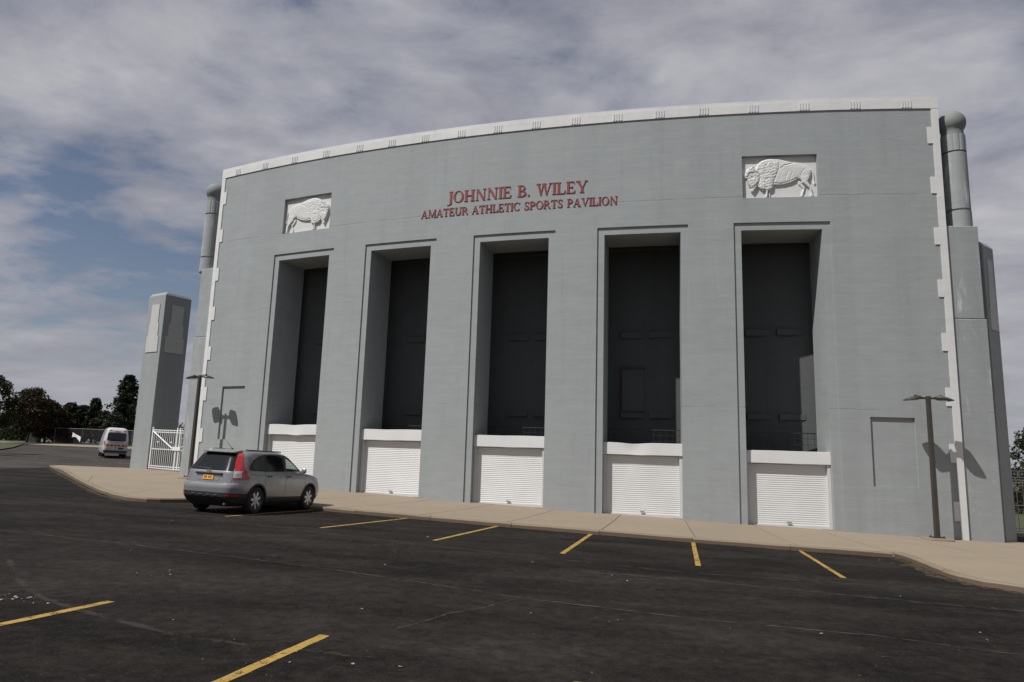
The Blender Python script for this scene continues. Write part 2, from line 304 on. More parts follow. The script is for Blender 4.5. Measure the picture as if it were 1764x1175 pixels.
# ------------------------------------------------------------------ mesh helpers
def tag(o, label=None, cat=None, group=None, kind=None):
    for k, v in (('label', label), ('category', cat), ('group', group), ('kind', kind)):
        if v: o[k] = v
    return o
def empty(name, loc=(0, 0, 0), rz=0.0):
    o = bpy.data.objects.new(name, None); COL.objects.link(o); o.location = loc; o.rotation_euler = (0, 0, rz); o.empty_display_size = 0.2; return o
def link(name, me, mats, parent=None):
    for m in (mats if isinstance(mats, (list, tuple)) else [mats]): me.materials.append(MAT[m] if isinstance(m, str) else m)
    o = bpy.data.objects.new(name, me); COL.objects.link(o)
    if parent: o.parent = parent
    return o
class MB:
    def __init__(s, org=(0, 0, 0)): s.v = []; s.f = []; s.m = []; s.org = org
    def add(s, vs, fs, mi=0):
        k = len(s.v); s.v += [tuple(p) for p in vs]; s.f += [tuple(i+k for i in f) for f in fs]; s.m += [mi]*len(fs)
    def box(s, x0, x1, y0, y1, z0, z1, mi=0, T=None):
        vs = [(x, y, z) for z in (z0, z1) for y in (y0, y1) for x in (x0, x1)]
        if T: vs = [T(*p) for p in vs]
        s.add(vs, [(0, 2, 3, 1), (4, 5, 7, 6), (0, 1, 5, 4), (2, 6, 7, 3), (0, 4, 6, 2), (1, 3, 7, 5)], mi)
    def ubox(s, u0, u1, n0, n1, z0, z1, mi=0, step=0.6, zf=None):
        """box bent along the facade arc; n1 is the front"""
        k = max(1, int(math.ceil((u1-u0)/step))); vs = []
        for i in range(k+1):
            u = u0+(u1-u0)*i/k
            za = z0(u) if callable(z0) else z0; zc = z1(u) if callable(z1) else z1
            vs += [B(u, n1, za), B(u, n1, zc), B(u, n0, zc), B(u, n0, za)]
        fs = []
        for i in range(k):
            a = i*4; b = a+4
            for j in range(4): fs.append((a+j, b+j, b+(j+1) % 4, a+(j+1) % 4))
        fs += [(3, 2, 1, 0), (k*4, k*4+1, k*4+2, k*4+3)]
        # orient: front face must look to +n
        s.add(vs, [tuple(reversed(f)) for f in fs] if True else fs, mi)
    def tube(s, p0, p1, r0, r1=None, k=8, mi=0, cap=True):
        r1 = r0 if r1 is None else r1; p0 = Vector(p0); p1 = Vector(p1); d = (p1-p0).normalized()
        a = d.orthogonal().normalized(); b = d.cross(a); vs = []
        for p, r in ((p0, r0), (p1, r1)):
            for i in range(k): t = 2*math.pi*i/k; vs.append(p+a*(math.cos(t)*r)+b*(math.sin(t)*r))
        fs = [(i, (i+1) % k, k+(i+1) % k, k+i) for i in range(k)]
        if cap: fs += [tuple(reversed(range(k))), tuple(range(k, 2*k))]
        s.add(vs, fs, mi)
    def lathe(s, prof, k=24, c=(0, 0, 0), axis='Z', mi=0):
        vs = []
        for r, h in prof:
            for i in range(k):
                t = 2*math.pi*i/k; x, y = r*math.cos(t), r*math.sin(t)
                vs.append({'Z': (c[0]+x, c[1]+y, c[2]+h), 'Y': (c[0]+x, c[1]+h, c[2]+y), 'X': (c[0]+h, c[1]+x, c[2]+y)}[axis])
        fs = []
        for j in range(len(prof)-1):
            for i in range(k): fs.append((j*k+i, j*k+(i+1) % k, (j+1)*k+(i+1) % k, (j+1)*k+i))
        s.add(vs, fs, mi)
    def mesh(s, name, fix=True):
        me = bpy.data.meshes.new(name); o = s.org
        me.from_pydata([(x-o[0], y-o[1], z-o[2]) for x, y, z in s.v], [], s.f); me.polygons.foreach_set('material_index', s.m)
        if fix:
            bm = bmesh.new(); bm.from_mesh(me); bmesh.ops.recalc_face_normals(bm, faces=bm.faces); bm.to_mesh(me); bm.free()
        me.update(); return me
    def build(s, name, mats, parent=None, smooth=False, fix=True):
        me = s.mesh(name, fix)
        if smooth: smooth_by_angle(me)
        return link(name, me, mats, parent)
def smooth_by_angle(me, a=0.7):
    me.polygons.foreach_set('use_smooth', [True]*len(me.polygons)); me.set_sharp_from_angle(angle=a)
def bevel_obj(o, w=0.01, seg=2):
    m = o.modifiers.new('bevel', 'BEVEL'); m.width = w; m.segments = seg; m.limit_method = 'ANGLE'; m.angle_limit = 0.7; return o
def sheet(poly, fn, cut=0.1, thick=None):
    """polygon in 2D, diced on a grid and mapped to 3D by fn"""
    bm = bmesh.new(); vs = [bm.verts.new((p[0], p[1], 0)) for p in poly]; bm.faces.new(vs)
    for ax in (0, 1):
        lo = min(p[ax] for p in poly); hi = max(p[ax] for p in poly); k = int((hi-lo)/cut)
        for i in range(1, k+1):
            co = [0, 0, 0]; co[ax] = lo+(hi-lo)*i/(k+1); no = [0, 0, 0]; no[ax] = 1
            bmesh.ops.bisect_plane(bm, geom=bm.verts[:]+bm.edges[:]+bm.faces[:], plane_co=co, plane_no=no)
    bmesh.ops.triangulate(bm, faces=[f for f in bm.faces if len(f.verts) > 4])
    for v in bm.verts: v.co = Vector(fn(v.co.x, v.co.y))
    return bm
def bm_obj(name, bm, mats, parent=None, smooth=True):
    bmesh.ops.recalc_face_normals(bm, faces=bm.faces)
    me = bpy.data.meshes.new(name); bm.to_mesh(me); bm.free()
    if smooth: smooth_by_angle(me)
    return link(name, me, mats, parent)

# ================================================================== TERRAIN
def axis(pts):
    out = []
    for a, b, st in pts:
        k = int(round((b-a)/st)); out += [a+(b-a)*i/k for i in range(k)]
    return out+[pts[-1][1]]
def terrain():
    xs = axis([(-900, -200, 70), (-200, -80, 10), (-80, 60, 4), (60, 200, 14), (200, 900, 70)])
    ys = axis([(-200, -40, 20), (-40, 120, 4), (120, 200, 10), (200, 1200, 100)])
    vs = [(x, y, G(x, y)) for y in ys for x in xs]; w = len(xs)
    fs = [(j*w+i, j*w+i+1, (j+1)*w+i+1, (j+1)*w+i) for j in range(len(ys)-1) for i in range(w-1)]
    mb = MB(); mb.add(vs, fs); o = mb.build('ground', 'grass', smooth=True); tag(o, kind='structure')
terrain()
def ground_sheet(name, poly, dz, mat, cut=3.0):
    bm = sheet(poly, lambda x, y: (x, y, G(x, y)+dz), cut)
    return tag(bm_obj(name, bm, mat, smooth=True), kind='structure')
ground_sheet('access_road', [(-19, -35), (-60, -35), (-100, 40), (-100, 108), (-72, 88), (-59, 84.5), (-53, 82.5), (-44, 80.6), (-30, 78), (-8, 70), (-8, 34), (-20, 20)], 0.02, 'asphalt_old', 2.5)
lot = ground_sheet('parking_lot', [(-18, -35), (45, -35), (45, 26), (0, 30), (-15, 38), (-24.0, 37.6), (-23.4, 33), (-22, 20), (-20, 5)], 0.03, 'asphalt', 2.0)
LZ = 0.034
def arcpt_(u, n): p = B(u, n, 0); return (p[0], p[1])
def line_strip(name, pts, w, mat, dz=LZ, jitter=0.0, parent=None):
    mb = MB(); vs = []; k = len(pts)
    for i in range(k):
        a = Vector(pts[max(0, i-1)]); b = Vector(pts[min(k-1, i+1)]); d = (b-a).normalized(); nrm = Vector((-d.y, d.x)); p = Vector(pts[i])
        ww = w*(1+random.uniform(-jitter, jitter)); off = random.uniform(-jitter, jitter)*w*0.6
        for sgn in (-1, 1):
            q = p+nrm*(sgn*ww/2+off); vs.append((q.x, q.y, G(q.x, q.y)+dz))
    mb.add(vs, [(2*i, 2*i+1, 2*i+3, 2*i+2) for i in range(k-1)])
    return mb.build(name, mat, parent or lot)
def subdiv(pts, st):
    out = []
    for a, b in zip(pts[:-1], pts[1:]):
        k = max(1, int(math.dist(a, b)/st)); out += [(a[0]+(b[0]-a[0])*i/k, a[1]+(b[1]-a[1])*i/k) for i in range(k)]
    return out+[pts[-1]]
stalls = [((-6.51, 16.76), (-5.27, 20.6)), ((-3.97, 15.51), (-2.51, 19.75)), ((-1.43, 14.43), (-0.13, 18.95)), ((1.05, 13.55), (2.18, 18.3)),
          ((3.44, 13.0), (4.63, 18.0)), ((5.83, 12.57), (7.0, 17.5)), ((-5.3, 2.2), (-3.89, 7.31)), ((-2.7, 1.9), (-1.56, 6.51)), ((-0.45, 1.3), (0.585, 5.60))]
for a, b in stalls: line_strip('painted_line', subdiv([a, b], 0.12), 0.095, 'yellow', jitter=0.05)
line_strip('crack', subdiv([(-12.5, 13.2), (-8.35, 12.0), (-5.87, 11.33), (-3.61, 10.56), (-1.79, 9.84), (0.22, 8.85), (2.4, 8.18), (3.99, 7.95), (5.18, 7.45), (9, 5.9)], 0.10), 0.032, 'crackfill', jitter=0.8)
line_strip('crack', subdiv([(0.15, 8.8), (-0.25, 8.1), (-0.55, 7.75), (-0.75, 7.35), (-1.0, 6.9)], 0.06), 0.022, 'crackfill', jitter=0.9)
line_strip('scuff_mark', subdiv([(-6.3, 9.3), (-5.6, 8.35), (-4.9, 7.6), (-4.35, 7.13), (-3.58, 6.66), (-2.75, 6.23), (-2.1, 6.05), (-1.51, 5.97), (-1.0, 5.92)], 0.08), 0.07, 'scuff', dz=0.0325, jitter=0.4)
line_strip('scuff_mark', subdiv([(-7.5, 16.2), (-5.0, 15.2), (-2.3, 13.9), (0.3, 12.9), (3, 12.0), (6.2, 11.9), (8.0, 12.3)], 0.12), 0.09, 'scuff', dz=0.0325, jitter=0.5)
line_strip('scuff_mark', subdiv([(-4.55, 19.2), (-3.9, 18.75), (-3.2, 18.4), (-2.7, 18.2)], 0.05), 0.05, 'crackfill', dz=0.0365, jitter=0.8)
line_strip('scuff_mark', subdiv([(1.2, 11.4), (3.3, 11.15), (5.6, 10.5), (7.5, 10.2)], 0.1), 0.14, 'scuff', dz=0.0325, jitter=0.6)
MAT['gutter'] = worn_paint('gutter dirt', (0.085, 0.062, 0.040), 0.52, ASPH, 6.0, 0.9)
line_strip('gutter_dirt', subdiv([arcpt_(-6 + 15.9*i/40, 6.47) for i in range(41)], 0.15), 0.10, 'gutter', dz=0.0325, jitter=0.7)
line_strip('gutter_dirt', subdiv([(9.02, 17.3), (9.0, 16.9), (8.88, 16.2), (8.53, 15.1), (8.19, 14.0), (8.05, 13.2), (8.12, 12.5), (8.5, 11.95), (9.25, 11.45)], 0.10), 0.26, 'gutter', dz=0.0325, jitter=0.8)
line_strip('gutter_dirt', subdiv([(-22.9, 35.8), (-18.9, 30.4), (-14.9, 25.0), (-12.55, 21.85), (-11.0, 19.98), (-10.3, 19.3)], 0.15), 0.16, 'gutter', dz=0.0325, jitter=0.7)
# pale path and verge beyond the access road
ground_sheet('footpath', [(-100, 113), (-72, 91.5), (-59, 88), (-53, 86.5), (-46, 85), (-30, 82), (-8, 76), (-8, 70), (-30, 78), (-44, 80.6), (-53, 82.5), (-59, 84.5), (-72, 88), (-100, 108)], 0.06, 'walk', 2.5)
v = ground_sheet('grass_verge', [(-48, 66), (-52, 75), (-56.5, 83), (-62, 84), (-70, 80), (-60, 62)], 0.14, 'grass', 2.0)

# ================================================================== PAVEMENT (slabs and kerbs)
walk = tag(empty('sidewalk', (0, 20, 0)), kind='structure')
WO = (0, 20, 0)
def slab(poly, cut=1.2, thick=0.3):
    bm = sheet(poly, lambda x, y: (x, y-20, ZS(x, y)), cut)
    r = bmesh.ops.extrude_face_region(bm, geom=bm.faces[:])
    for e in r['geom']:
        if isinstance(e, bmesh.types.BMVert): e.co.z -= thick
    bm_obj('slab', bm, 'walk', walk, smooth=False)
def arcpt(u, n): p = B(u, n, 0); return (p[0], p[1])
joints = [-11.75, -9.5, -7.25, -5.0, -2.75, -0.5, 1.75, 4.0, 6.1, 8.25, 10.2, 12.6, 15.1, 17.6, 20.0]
g = 0.011
for a, b in zip(joints[:-1], joints[1:]):
    us = [a+g+(b-a-2*g)*i/3 for i in range(4)]
    n1 = 6.235 if b < 10.3 else 5.6
    slab([arcpt(u, -0.6) for u in us]+[arcpt(u, n1) for u in reversed(us)], 1.5)
# left apron
fl = [(-24.0, 37.5), (-19.0, 30.75), (-14.9, 25.2), (-12.5, 22.0), (-10.95, 20.15), (-10.35, 19.55), (-9.75, 19.35), (-9.2, 19.6), (-8.75, 20.2), (-8.45, 21.0), (-8.3, 21.55)]
def inset(pts, d):
    out = []
    for i in range(len(pts)):
        a = Vector(pts[max(0, i-1)]); b = Vector(pts[min(len(pts)-1, i+1)]); t = (b-a).normalized(); out.append((pts[i][0]-t.y*d, pts[i][1]+t.x*d))
    return out
fli = inset(fl, 0.165)
slab([arcpt(-16.2, -0.6), arcpt(-14, -0.6), arcpt(-11.75-g, -0.6), arcpt(-11.75-g, 3), arcpt(-11.75-g, 6.2), fli[2], arcpt(-16.2, 3.4)], 1.3)
slab([arcpt(-16.2-2*g, -0.6), arcpt(-16.2-2*g, 3.4), (fli[2][0]-0.03, fli[2][1]+0.02), fli[1], fli[0], (-23.95, 38.2), (-21.3, 40.6), (-12.0, 41.2)], 1.3)
slab([arcpt(-11.75-g, 6.25), arcpt(-10.6, 6.25), arcpt(-9.2, 6.25), fli[4], fli[3], (fli[2][0]+0.02, fli[2][1]-0.02)], 1.2)
slab([arcpt(-9.2+2*g, 6.25), arcpt(-7.6, 6.25), arcpt(-6.2, 6.25)]+[fli[10], fli[9], fli[8], fli[7], fli[6], fli[5], (fli[4][0]+0.02, fli[4][1]-0.01)], 1.0)
# right apron
fr = [(9.10, 17.42), (9.12, 17.0), (9.0, 16.3), (8.65, 15.1), (8.32, 14.0), (8.18, 13.2), (8.25, 12.6), (8.6, 12.1), (9.3, 11.6), (10.6, 11.0), (14.0, 9.5), (19.0, 7.2), (27, 3.4)]
fri = inset(fr, 0.165)
slab([arcpt(10.2+g, 5.62), arcpt(12.6-g, 5.62), (11.9, 14.0), (11.2, 10.95), fri[9], fri[8], fri[7], fri[6], fri[5], fri[4], fri[3], fri[2], fri[1]], 1.2)
slab([arcpt(12.6+g, 5.62), arcpt(15.1, 5.62), arcpt(20-g, 5.62), (19.2, 7.5), fri[11], fri[10], (11.22, 10.94), (11.92, 14.0)], 1.5)
slab([arcpt(20+g, -0.6), (30, 23), (32, 3), fri[12], (19.22, 7.45), arcpt(20+g, 5.62)], 2.0)
def kerb(pts, h=0.145):
    """one kerb stone along pts, road face to the right of travel"""
    ins = inset(pts, 0.15); mb = MB(); vs = []
    jit = random.uniform(-0.006, 0.006)
    for p, q in zip(pts, ins):
        zr = G(*p); zt = ZS(*q)+0.002+jit
        m = (p[0]+(q[0]-p[0])*0.17, p[1]+(q[1]-p[1])*0.17)
        vs += [(p[0], p[1], zr-0.1), (p[0], p[1], zt-0.03+random.uniform(-0.008, 0.008)), (m[0], m[1], zt+random.uniform(-0.005, 0.004)), (q[0], q[1], zt), (q[0], q[1], zr-0.1)]
    k = len(pts); fs = []
    for i in range(k-1):
        for j in range(5): fs.append((i*5+j, i*5+(j+1) % 5, (i+1)*5+(j+1) % 5, (i+1)*5+j))
    fs += [(0, 1, 2, 3, 4), tuple(reversed(range((k-1)*5, k*5)))]
    mb.org = WO; mb.add(vs, fs); mb.m = [1 if (j < 5*(k-1) and j % 5 == 0) else 0 for j in range(len(fs))]; mb.build('kerb_stone', ['curb', 'curb_face'], walk)
def kerb_run(pts, ln):
    d = [0]
    for a, b in zip(pts[:-1], pts[1:]): d.append(d[-1]+math.dist(a, b))
    def at(s):
        for i in range(len(d)-1):
            if s <= d[i+1]+1e-9: t = (s-d[i])/(d[i+1]-d[i]); return (pts[i][0]+(pts[i+1][0]-pts[i][0])*t, pts[i][1]+(pts[i+1][1]-pts[i][1])*t)
        return pts[-1]
    k = max(1, int(round(d[-1]/ln)))
    for i in range(k):
        a = d[-1]*i/k+0.006; b = d[-1]*(i+1)/k-0.006; m = max(2, int((b-a)/0.3))
        kerb([at(a+(b-a)*j/m) for j in range(m+1)])
kerb_run(fl, 2.4)
kerb_run([arcpt(-6.25+16.35*i/60, 6.4) for i in range(61)], 2.3)
kerb_run(fr, 1.9)
kerb_run([(-12.0, 41.25), (-21.35, 40.65), (-24.0, 38.2), (-24.05, 37.55)], 2.0)

# ================================================================== THE FACADE BUILDING
BL = B(0, 0, 0.3); BL = (BL[0], BL[1], 0.3)
bld = tag(empty('stadium_facade', BL), 'tall curved grey concrete stadium entrance with five deep openings', 'building')
HALF, TOP = 14.72, 14.70
BAYS = [-9.43, -4.715, 0.0, 4.715, 9.43]
HW, HG = 1.335, 1.59          # opening and shallow frame half widths
ZOP, ZGR = 9.97, 10.23
FR, BLIND, RELF = -0.05, -0.07, -0.13
WT = -1.6                     # back of the front wall
def facade_mesh():
    ub = {-HALF, HALF}; zb = {-1.2, 14.27, ZOP, ZGR}
    for c in BAYS: ub |= {c-HW, c+HW, c-HG, c+HG}
    rects = []
    rects.append((11.98, 13.36, 1.40, 3.61, BLIND)); rects.append((-13.40, -12.04, 2.36, 4.61, BLIND))
    rects.append((8.17, 10.68, 11.12, 12.67, RELF)); rects.append((-10.68, -8.17, 11.12, 12.67, RELF))
    for r in rects: ub |= {r[0], r[1]}; zb |= {r[2], r[3]}
    def fill(s, st):
        s = sorted(s); out = [s[0]]
        for a, b in zip(s[:-1], s[1:]):
            k = max(1, int(math.ceil((b-a)/st))); out += [a+(b-a)*i/k for i in range(1, k+1)]
        return out
    us = fill(ub, 0.55); zs = fill(zb, 3.0)
    def level(u, z):
        for c in BAYS:
            d = abs(u-c)
            if d < HW and z < ZOP: return None
            if d < HG and z < ZGR: return FR
        for r in rects:
            if r[0] < u < r[1] and r[2] < z < r[3]: return r[4]
        return 0.0
    nu, nz = len(us)-1, len(zs)-1
    lv = [[level((us[i]+us[i+1])/2, (zs[j]+zs[j+1])/2) for j in range(nz)] for i in range(nu)]
    bm = bmesh.new(); cache = {}
    def V(i, n, j):
        k = (i, round(n, 4), j)
        if k not in cache:
            p = B(us[i], n, zs[j]); cache[k] = bm.verts.new((p[0]-BL[0], p[1]-BL[1], p[2]-BL[2]))
        return cache[k]
    def F(*vs):
        try: bm.faces.new(vs)
        except ValueError: pass
    for i in range(nu):
        for j in range(nz):
            L0 = lv[i][j]
            if L0 is not None: F(V(i, L0, j), V(i+1, L0, j), V(i+1, L0, j+1), V(i, L0, j+1)); F(V(i, WT, j), V(i, WT, j+1), V(i+1, WT, j+1), V(i+1, WT, j))
            for di, dj in ((1, 0), (0, 1)):
                if i+di >= nu or j+dj >= nz: continue
                L1 = lv[i+di][j+dj]
                if L1 == L0: continue
                a = WT if L0 is None else L0; b = WT if L1 is None else L1
                if di: F(V(i+1, a, j), V(i+1, b, j), V(i+1, b, j+1), V(i+1, a, j+1))
                else: F(V(i, a, j+1), V(i+1, a, j+1), V(i+1, b, j+1), V(i, b, j+1))
    for j in range(nz):
        for i in (0, nu): F(V(i, 0.0, j), V(i, 0.0, j+1), V(i, WT, j+1), V(i, WT, j))
    for i in range(nu):
        F(V(i, 0.0, nz), V(i+1, 0.0, nz), V(i+1, WT, nz), V(i, WT, nz))
    return bm
o = bm_obj('facade_wall', facade_mesh(), 'wall', bld, smooth=False)
def part(mb, name, mats, parent=bld, smooth=False, label=None):
    mb.org = BL; o = mb.build(name, mats, parent, smooth)
    if label: o['label'] = label
    return o
# inner wall behind the openings, passage roof, ends
NB12 = -2.86+12.5**2/134.2
def nb(u): return (RAD+NB12)*math.cos(12.5/RAD)/math.cos(u/RAD)-RAD          # the inner wall is straight, the facade is curved
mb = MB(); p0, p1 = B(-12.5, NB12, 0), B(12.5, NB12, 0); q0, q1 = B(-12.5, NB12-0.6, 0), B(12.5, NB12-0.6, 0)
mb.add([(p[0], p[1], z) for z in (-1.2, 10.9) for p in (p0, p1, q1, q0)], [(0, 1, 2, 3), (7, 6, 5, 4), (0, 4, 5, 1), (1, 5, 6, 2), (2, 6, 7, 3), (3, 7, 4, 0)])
part(mb, 'inner_wall', 'wall_in_shade')
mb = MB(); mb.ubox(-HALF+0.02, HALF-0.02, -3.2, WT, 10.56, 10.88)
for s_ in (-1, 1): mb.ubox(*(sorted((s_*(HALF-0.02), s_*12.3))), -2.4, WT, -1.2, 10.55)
part(mb, 'passage_roof', 'wall_in_shade')
for c in BAYS:
    k = nb(c)
    mb = MB(); mb.ubox(c-1.75, c+1.75, k-0.1, k+0.25, 10.12, 10.40); part(mb, 'beam', 'wall_in_shade')
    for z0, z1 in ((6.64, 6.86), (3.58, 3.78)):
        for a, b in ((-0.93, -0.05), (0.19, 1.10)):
            k2 = nb(c+(a+b)/2); mb = MB(); mb.ubox(c+a, c+b, k2-0.1, k2+0.085, z0, z1); part(mb, 'ledge_panel', 'wall_in_shade')
    # guard rail with thin bars behind the shutter
    mb = MB(); mb.ubox(c-1.33, c+1.33, -1.74, -1.70, 3.08, 3.12)
    for z in (2.9, 2.7): mb.ubox(c-1.33, c+1.33, -1.725, -1.715, z, z+0.015)
    for i in range(12): mb.ubox(c-1.3+i*0.235, c-1.288+i*0.235, -1.726, -1.714, 1.5, 3.08)
    part(mb, 'guard_rail', 'black')
k2 = nb(4.3)
mb = MB(); mb.ubox(4.715-0.86, 4.715-0.02, k2-0.1, k2+0.075, 3.85, 5.42); part(mb, 'hatch', 'wall_in_shade')
mb = MB()
for z0, z1, a, b in ((5.421, 5.48, -0.92, 0.02), (3.79, 3.849, -0.92, 0.02), (3.85, 5.42, -0.92, -0.861)): mb.ubox(4.715+a, 4.715+b, k2-0.1, k2+0.10, z0, z1)
part(mb, 'hatch_frame', 'rust')
# block behind the facade (the back of the stand), gives the top its thickness
mb = MB(); mb.ubox(-HALF+0.3, HALF-0.3, -7.0, -3.6, -1.2, 10.6); mb.ubox(-HALF+0.3, HALF-0.3, -3.6, WT-0.01, 10.92, 13.6); part(mb, 'rear_block', 'wall_in_shade')

# cornice: white band, cap and fluted panels
mb = MB(); mb.ubox(-HALF-0.03, HALF+0.03, WT, 0.035, 14.27, 14.60); mb.ubox(-HALF-0.05, HALF+0.05, WT-0.03, 0.02, 14.603, 14.72); part(mb, 'cornice', 'white')
for s in (-1, 1):
    for uc in (0.76, 2.28, 3.83, 5.35, 6.89, 8.60, 10.31, 12.01, 13.71):
        mb = MB()
        for k in range(4):
            q = s*uc + (k-1.5)*0.092; mb.ubox(q-0.024, q+0.024, 0.0352, 0.052, 14.30, 14.565)
        part(mb, 'fluted_panel', 'white')
# quoin strips
for s in (-1, 1):
    mb = MB(); mb.ubox(*sorted((s*14.52, s*(HALF+0.025))), -0.4, 0.03, -0.6, 14.268)
    part(mb, 'quoin_strip', 'white')
    for k in range(8):
        z1 = 13.58-1.795*k; mb = MB(); mb.ubox(*sorted((s*14.35, s*14.519)), -0.02, 0.028, z1-0.59, z1)
        part(mb, 'quoin_block', 'white')
# buttresses with stepped heads, round columns and ball finials
for s, uc in ((1, 15.44), (-1, -15.76)):
    e = 15.80 if s > 0 else -15.66
    k = 8; mb = MB()
    inner = s*(HALF-0.3)
    for (z0, z1, oe, n1) in ((-1.2, 6.9, e+s*0.06, -0.045), (6.9, 10.08, e, -0.05)):
        mb.ubox(*sorted((inner, oe)), -3.6, n1, z0, z1)
    o = part(mb, 'buttress', 'buttress'); bevel_obj(o, 0.03, 2)
    c = B(uc, -0.47, 0)
    mb = MB(); r = 0.385
    mb.lathe([(0, 10.0), (r*1.03, 10.0), (r*1.03, 10.66), (r*0.90, 10.67), (r*0.90, 10.72), (r, 10.73), (r, 12.76), (r*0.9, 12.77), (r*0.9, 12.82), (0, 12.82)], 28, (c[0], c[1], 0))
    col = part(mb, 'round_column', 'buttress', smooth=True)
    mb = MB(); vs = []; K = 12
    for z in (12.82, 13.43):
        for i in range(K*4):
            t = 2*math.pi*i/(K*4); rr = r*0.955 if i % 4 == 0 else r*1.0
            vs.append((c[0]+rr*math.cos(t), c[1]+rr*math.sin(t), z))
    n4 = K*4; mb.add(vs, [(i, (i+1) % n4, n4+(i+1) % n4, n4+i) for i in range(n4)]+[tuple(range(n4, 2*n4))])
    part(mb, 'fluted_drum', 'buttress', col)
    rb = 0.445; prof = [(0.345, 13.43), (0.345, 13.52)]
    for i in range(1, 17):
        t = -math.pi/2+0.72+(math.pi-0.72)*i/16; prof.append((max(0.001, rb*math.cos(t)), 13.93+rb*math.sin(t)*1.0))
    mb = MB(); mb.lathe(prof, 32, (c[0], c[1], 0)); part(mb, 'ball_finial', 'darkstone', smooth=True)

# roller shutters
for bi, c in enumerate(BAYS):
    zb0 = zbase(c); zt = zb0+2.44; zh = zt-0.42; a, b = c-HW+0.004, c+HW-0.004
    # curtain of interlocking slats
    mb = MB(); k = int((zh+0.05-zb0+0.1)/0.068); prof = []
    for i in range(k):
        z = zb0-0.10+i*0.068; prof += [(z, -0.380), (z+0.010, -0.3735), (z+0.034, -0.370), (z+0.058, -0.3735), (z+0.0675, -0.380)]
    m = 6; vs = []
    for z, n in prof:
        for i in range(m+1): vs.append(B(a+0.08+(b-a-0.16)*i/m, n, z))
    mb.add(vs, [(j*(m+1)+i, j*(m+1)+i+1, (j+1)*(m+1)+i+1, (j+1)*(m+1)+i) for j in range(len(prof)-1) for i in range(m)])
    cur = part(mb, 'roller_shutter', 'shutter', smooth=False)
    cur['label'] = 'white ribbed roller shutter closing the foot of an opening'
    # hood with dents
    mb = MB(); nx, vs = 26, []
    dent = {0: (0.50, 0.030, 0.05), 1: (0.35, 0.008, 0.012), 2: (0.45, 0.004, 0.015), 3: (0.40, 0.045, 0.02), 4: (0.55, 0.004, 0.012)}[bi]
    for i in range(nx+1):
        t = i/nx; u = a+(b-a)*t; w = math.exp(-((t-dent[0])/0.16)**2); w2 = math.exp(-((t-dent[0]-0.07)/0.10)**2)
        ztop = zt-dent[1]*w+0.003*math.sin(t*9+bi); zbt = zh-dent[2]*w2*0.6
        vs += [B(u, -0.24, zbt), B(u, -0.20-0.2*dent[1]*w, zbt+0.015), B(u, -0.20-0.7*dent[1]*w, (ztop+zbt)/2), B(u, -0.205-0.5*dent[1]*w2, ztop-0.01), B(u, -0.24, ztop), B(u, -0.62, ztop), B(u, -0.62, zbt)]
    q = 7
    mb.add(vs, [(i*q+j, (i+1)*q+j, (i+1)*q+(j+1) % q, i*q+(j+1) % q) for i in range(nx) for j in range(q)]+[tuple(range(q)), tuple(reversed(range(nx*q, nx*q+q)))])
    part(mb, 'hood', 'shutter', cur, smooth=True)
    for s0, s1 in ((a, a+0.10), (b-0.10, b)):
        mb = MB(); mb.ubox(s0, s1, -0.46, -0.255, zb0-0.2, zh-0.004 if s0 == a else zt-0.06); part(mb, 'guide_rail', 'shutter_old', cur)
    mb = MB(); mb.ubox(a+0.101, b-0.101, -0.42, -0.345, zb0-0.12, zb0+0.06+(0.0306*0)); part(mb, 'bottom_bar', 'shutter_old', cur)
    mb = MB(); mb.ubox(c-0.07, c+0.07, -0.345, -0.30, zb0+0.13, zb0+0.16); part(mb, 'pull_handle', 'steel', cur)
    mb = MB(); mb.ubox(b-0.32, b+0.0, -0.33, -0.16, zb0-0.2, zb0-0.035+(0.012)); part(mb, 'sill_debris', 'footing', cur)

# bison reliefs -----------------------------------------------------
def poly_sdf(P, poly):
    """signed distance (positive inside), P = (N,2)"""
    poly = np.array(poly, float); d = np.full(len(P), 1e9); ins = np.zeros(len(P), bool)
    for a, b in zip(poly, np.roll(poly, -1, axis=0)):
        ab = b-a; t = np.clip(((P-a)@ab)/(ab@ab), 0, 1); q = a+t[:, None]*ab; d = np.minimum(d, np.hypot(*(P-q).T))
        c = (a[1] > P[:, 1]) != (b[1] > P[:, 1])
        with np.errstate(divide='ignore', invalid='ignore'):
            xi = (b[0]-a[0])*(P[:, 1]-a[1])/(b[1]-a[1])+a[0]
        ins ^= c & (P[:, 0] < xi)
    return np.where(ins, d, -d)
# outlines in panel units: x 0..1530 (left to right), y 0..862 (down), bison looks left
def tr(l): return [(x-75-43*(y-160)/862, y-160+40*(x-75)/1530) for x, y in l]
BODY = tr([(430, 280), (500, 232), (600, 200), (720, 192), (850, 205), (960, 230), (1080, 262), (1180, 268), (1290, 290), (1400, 330), (1470, 375), (1505, 430), (1510, 490), (1495, 560), (1465, 620), (1400, 690), (1330, 670), (1280, 620), (1240, 608), (1170, 655), (1080, 695), (960, 730), (840, 742), (740, 742), (660, 760), (560, 830), (500, 830), (430, 790), (400, 720), (380, 600), (360, 420)])
SHOULDER = tr([(400, 330), (500, 250), (620, 212), (740, 210), (840, 260), (850, 400), (800, 540), (760, 640), (740, 760), (720, 830), (650, 850), (560, 845), (480, 825), (430, 780), (430, 660), (400, 520), (380, 420)])
HEAD = tr([(280, 375), (340, 385), (420, 430), (470, 500), (470, 590), (440, 690), (380, 750), (345, 800), (290, 815), (255, 780), (225, 720), (195, 640), (160, 600), (145, 545), (165, 470), (210, 405)])
CAPP = tr([(230, 400), (300, 385), (380, 430), (440, 500), (330, 490), (250, 520), (190, 590), (155, 560), (170, 480)])
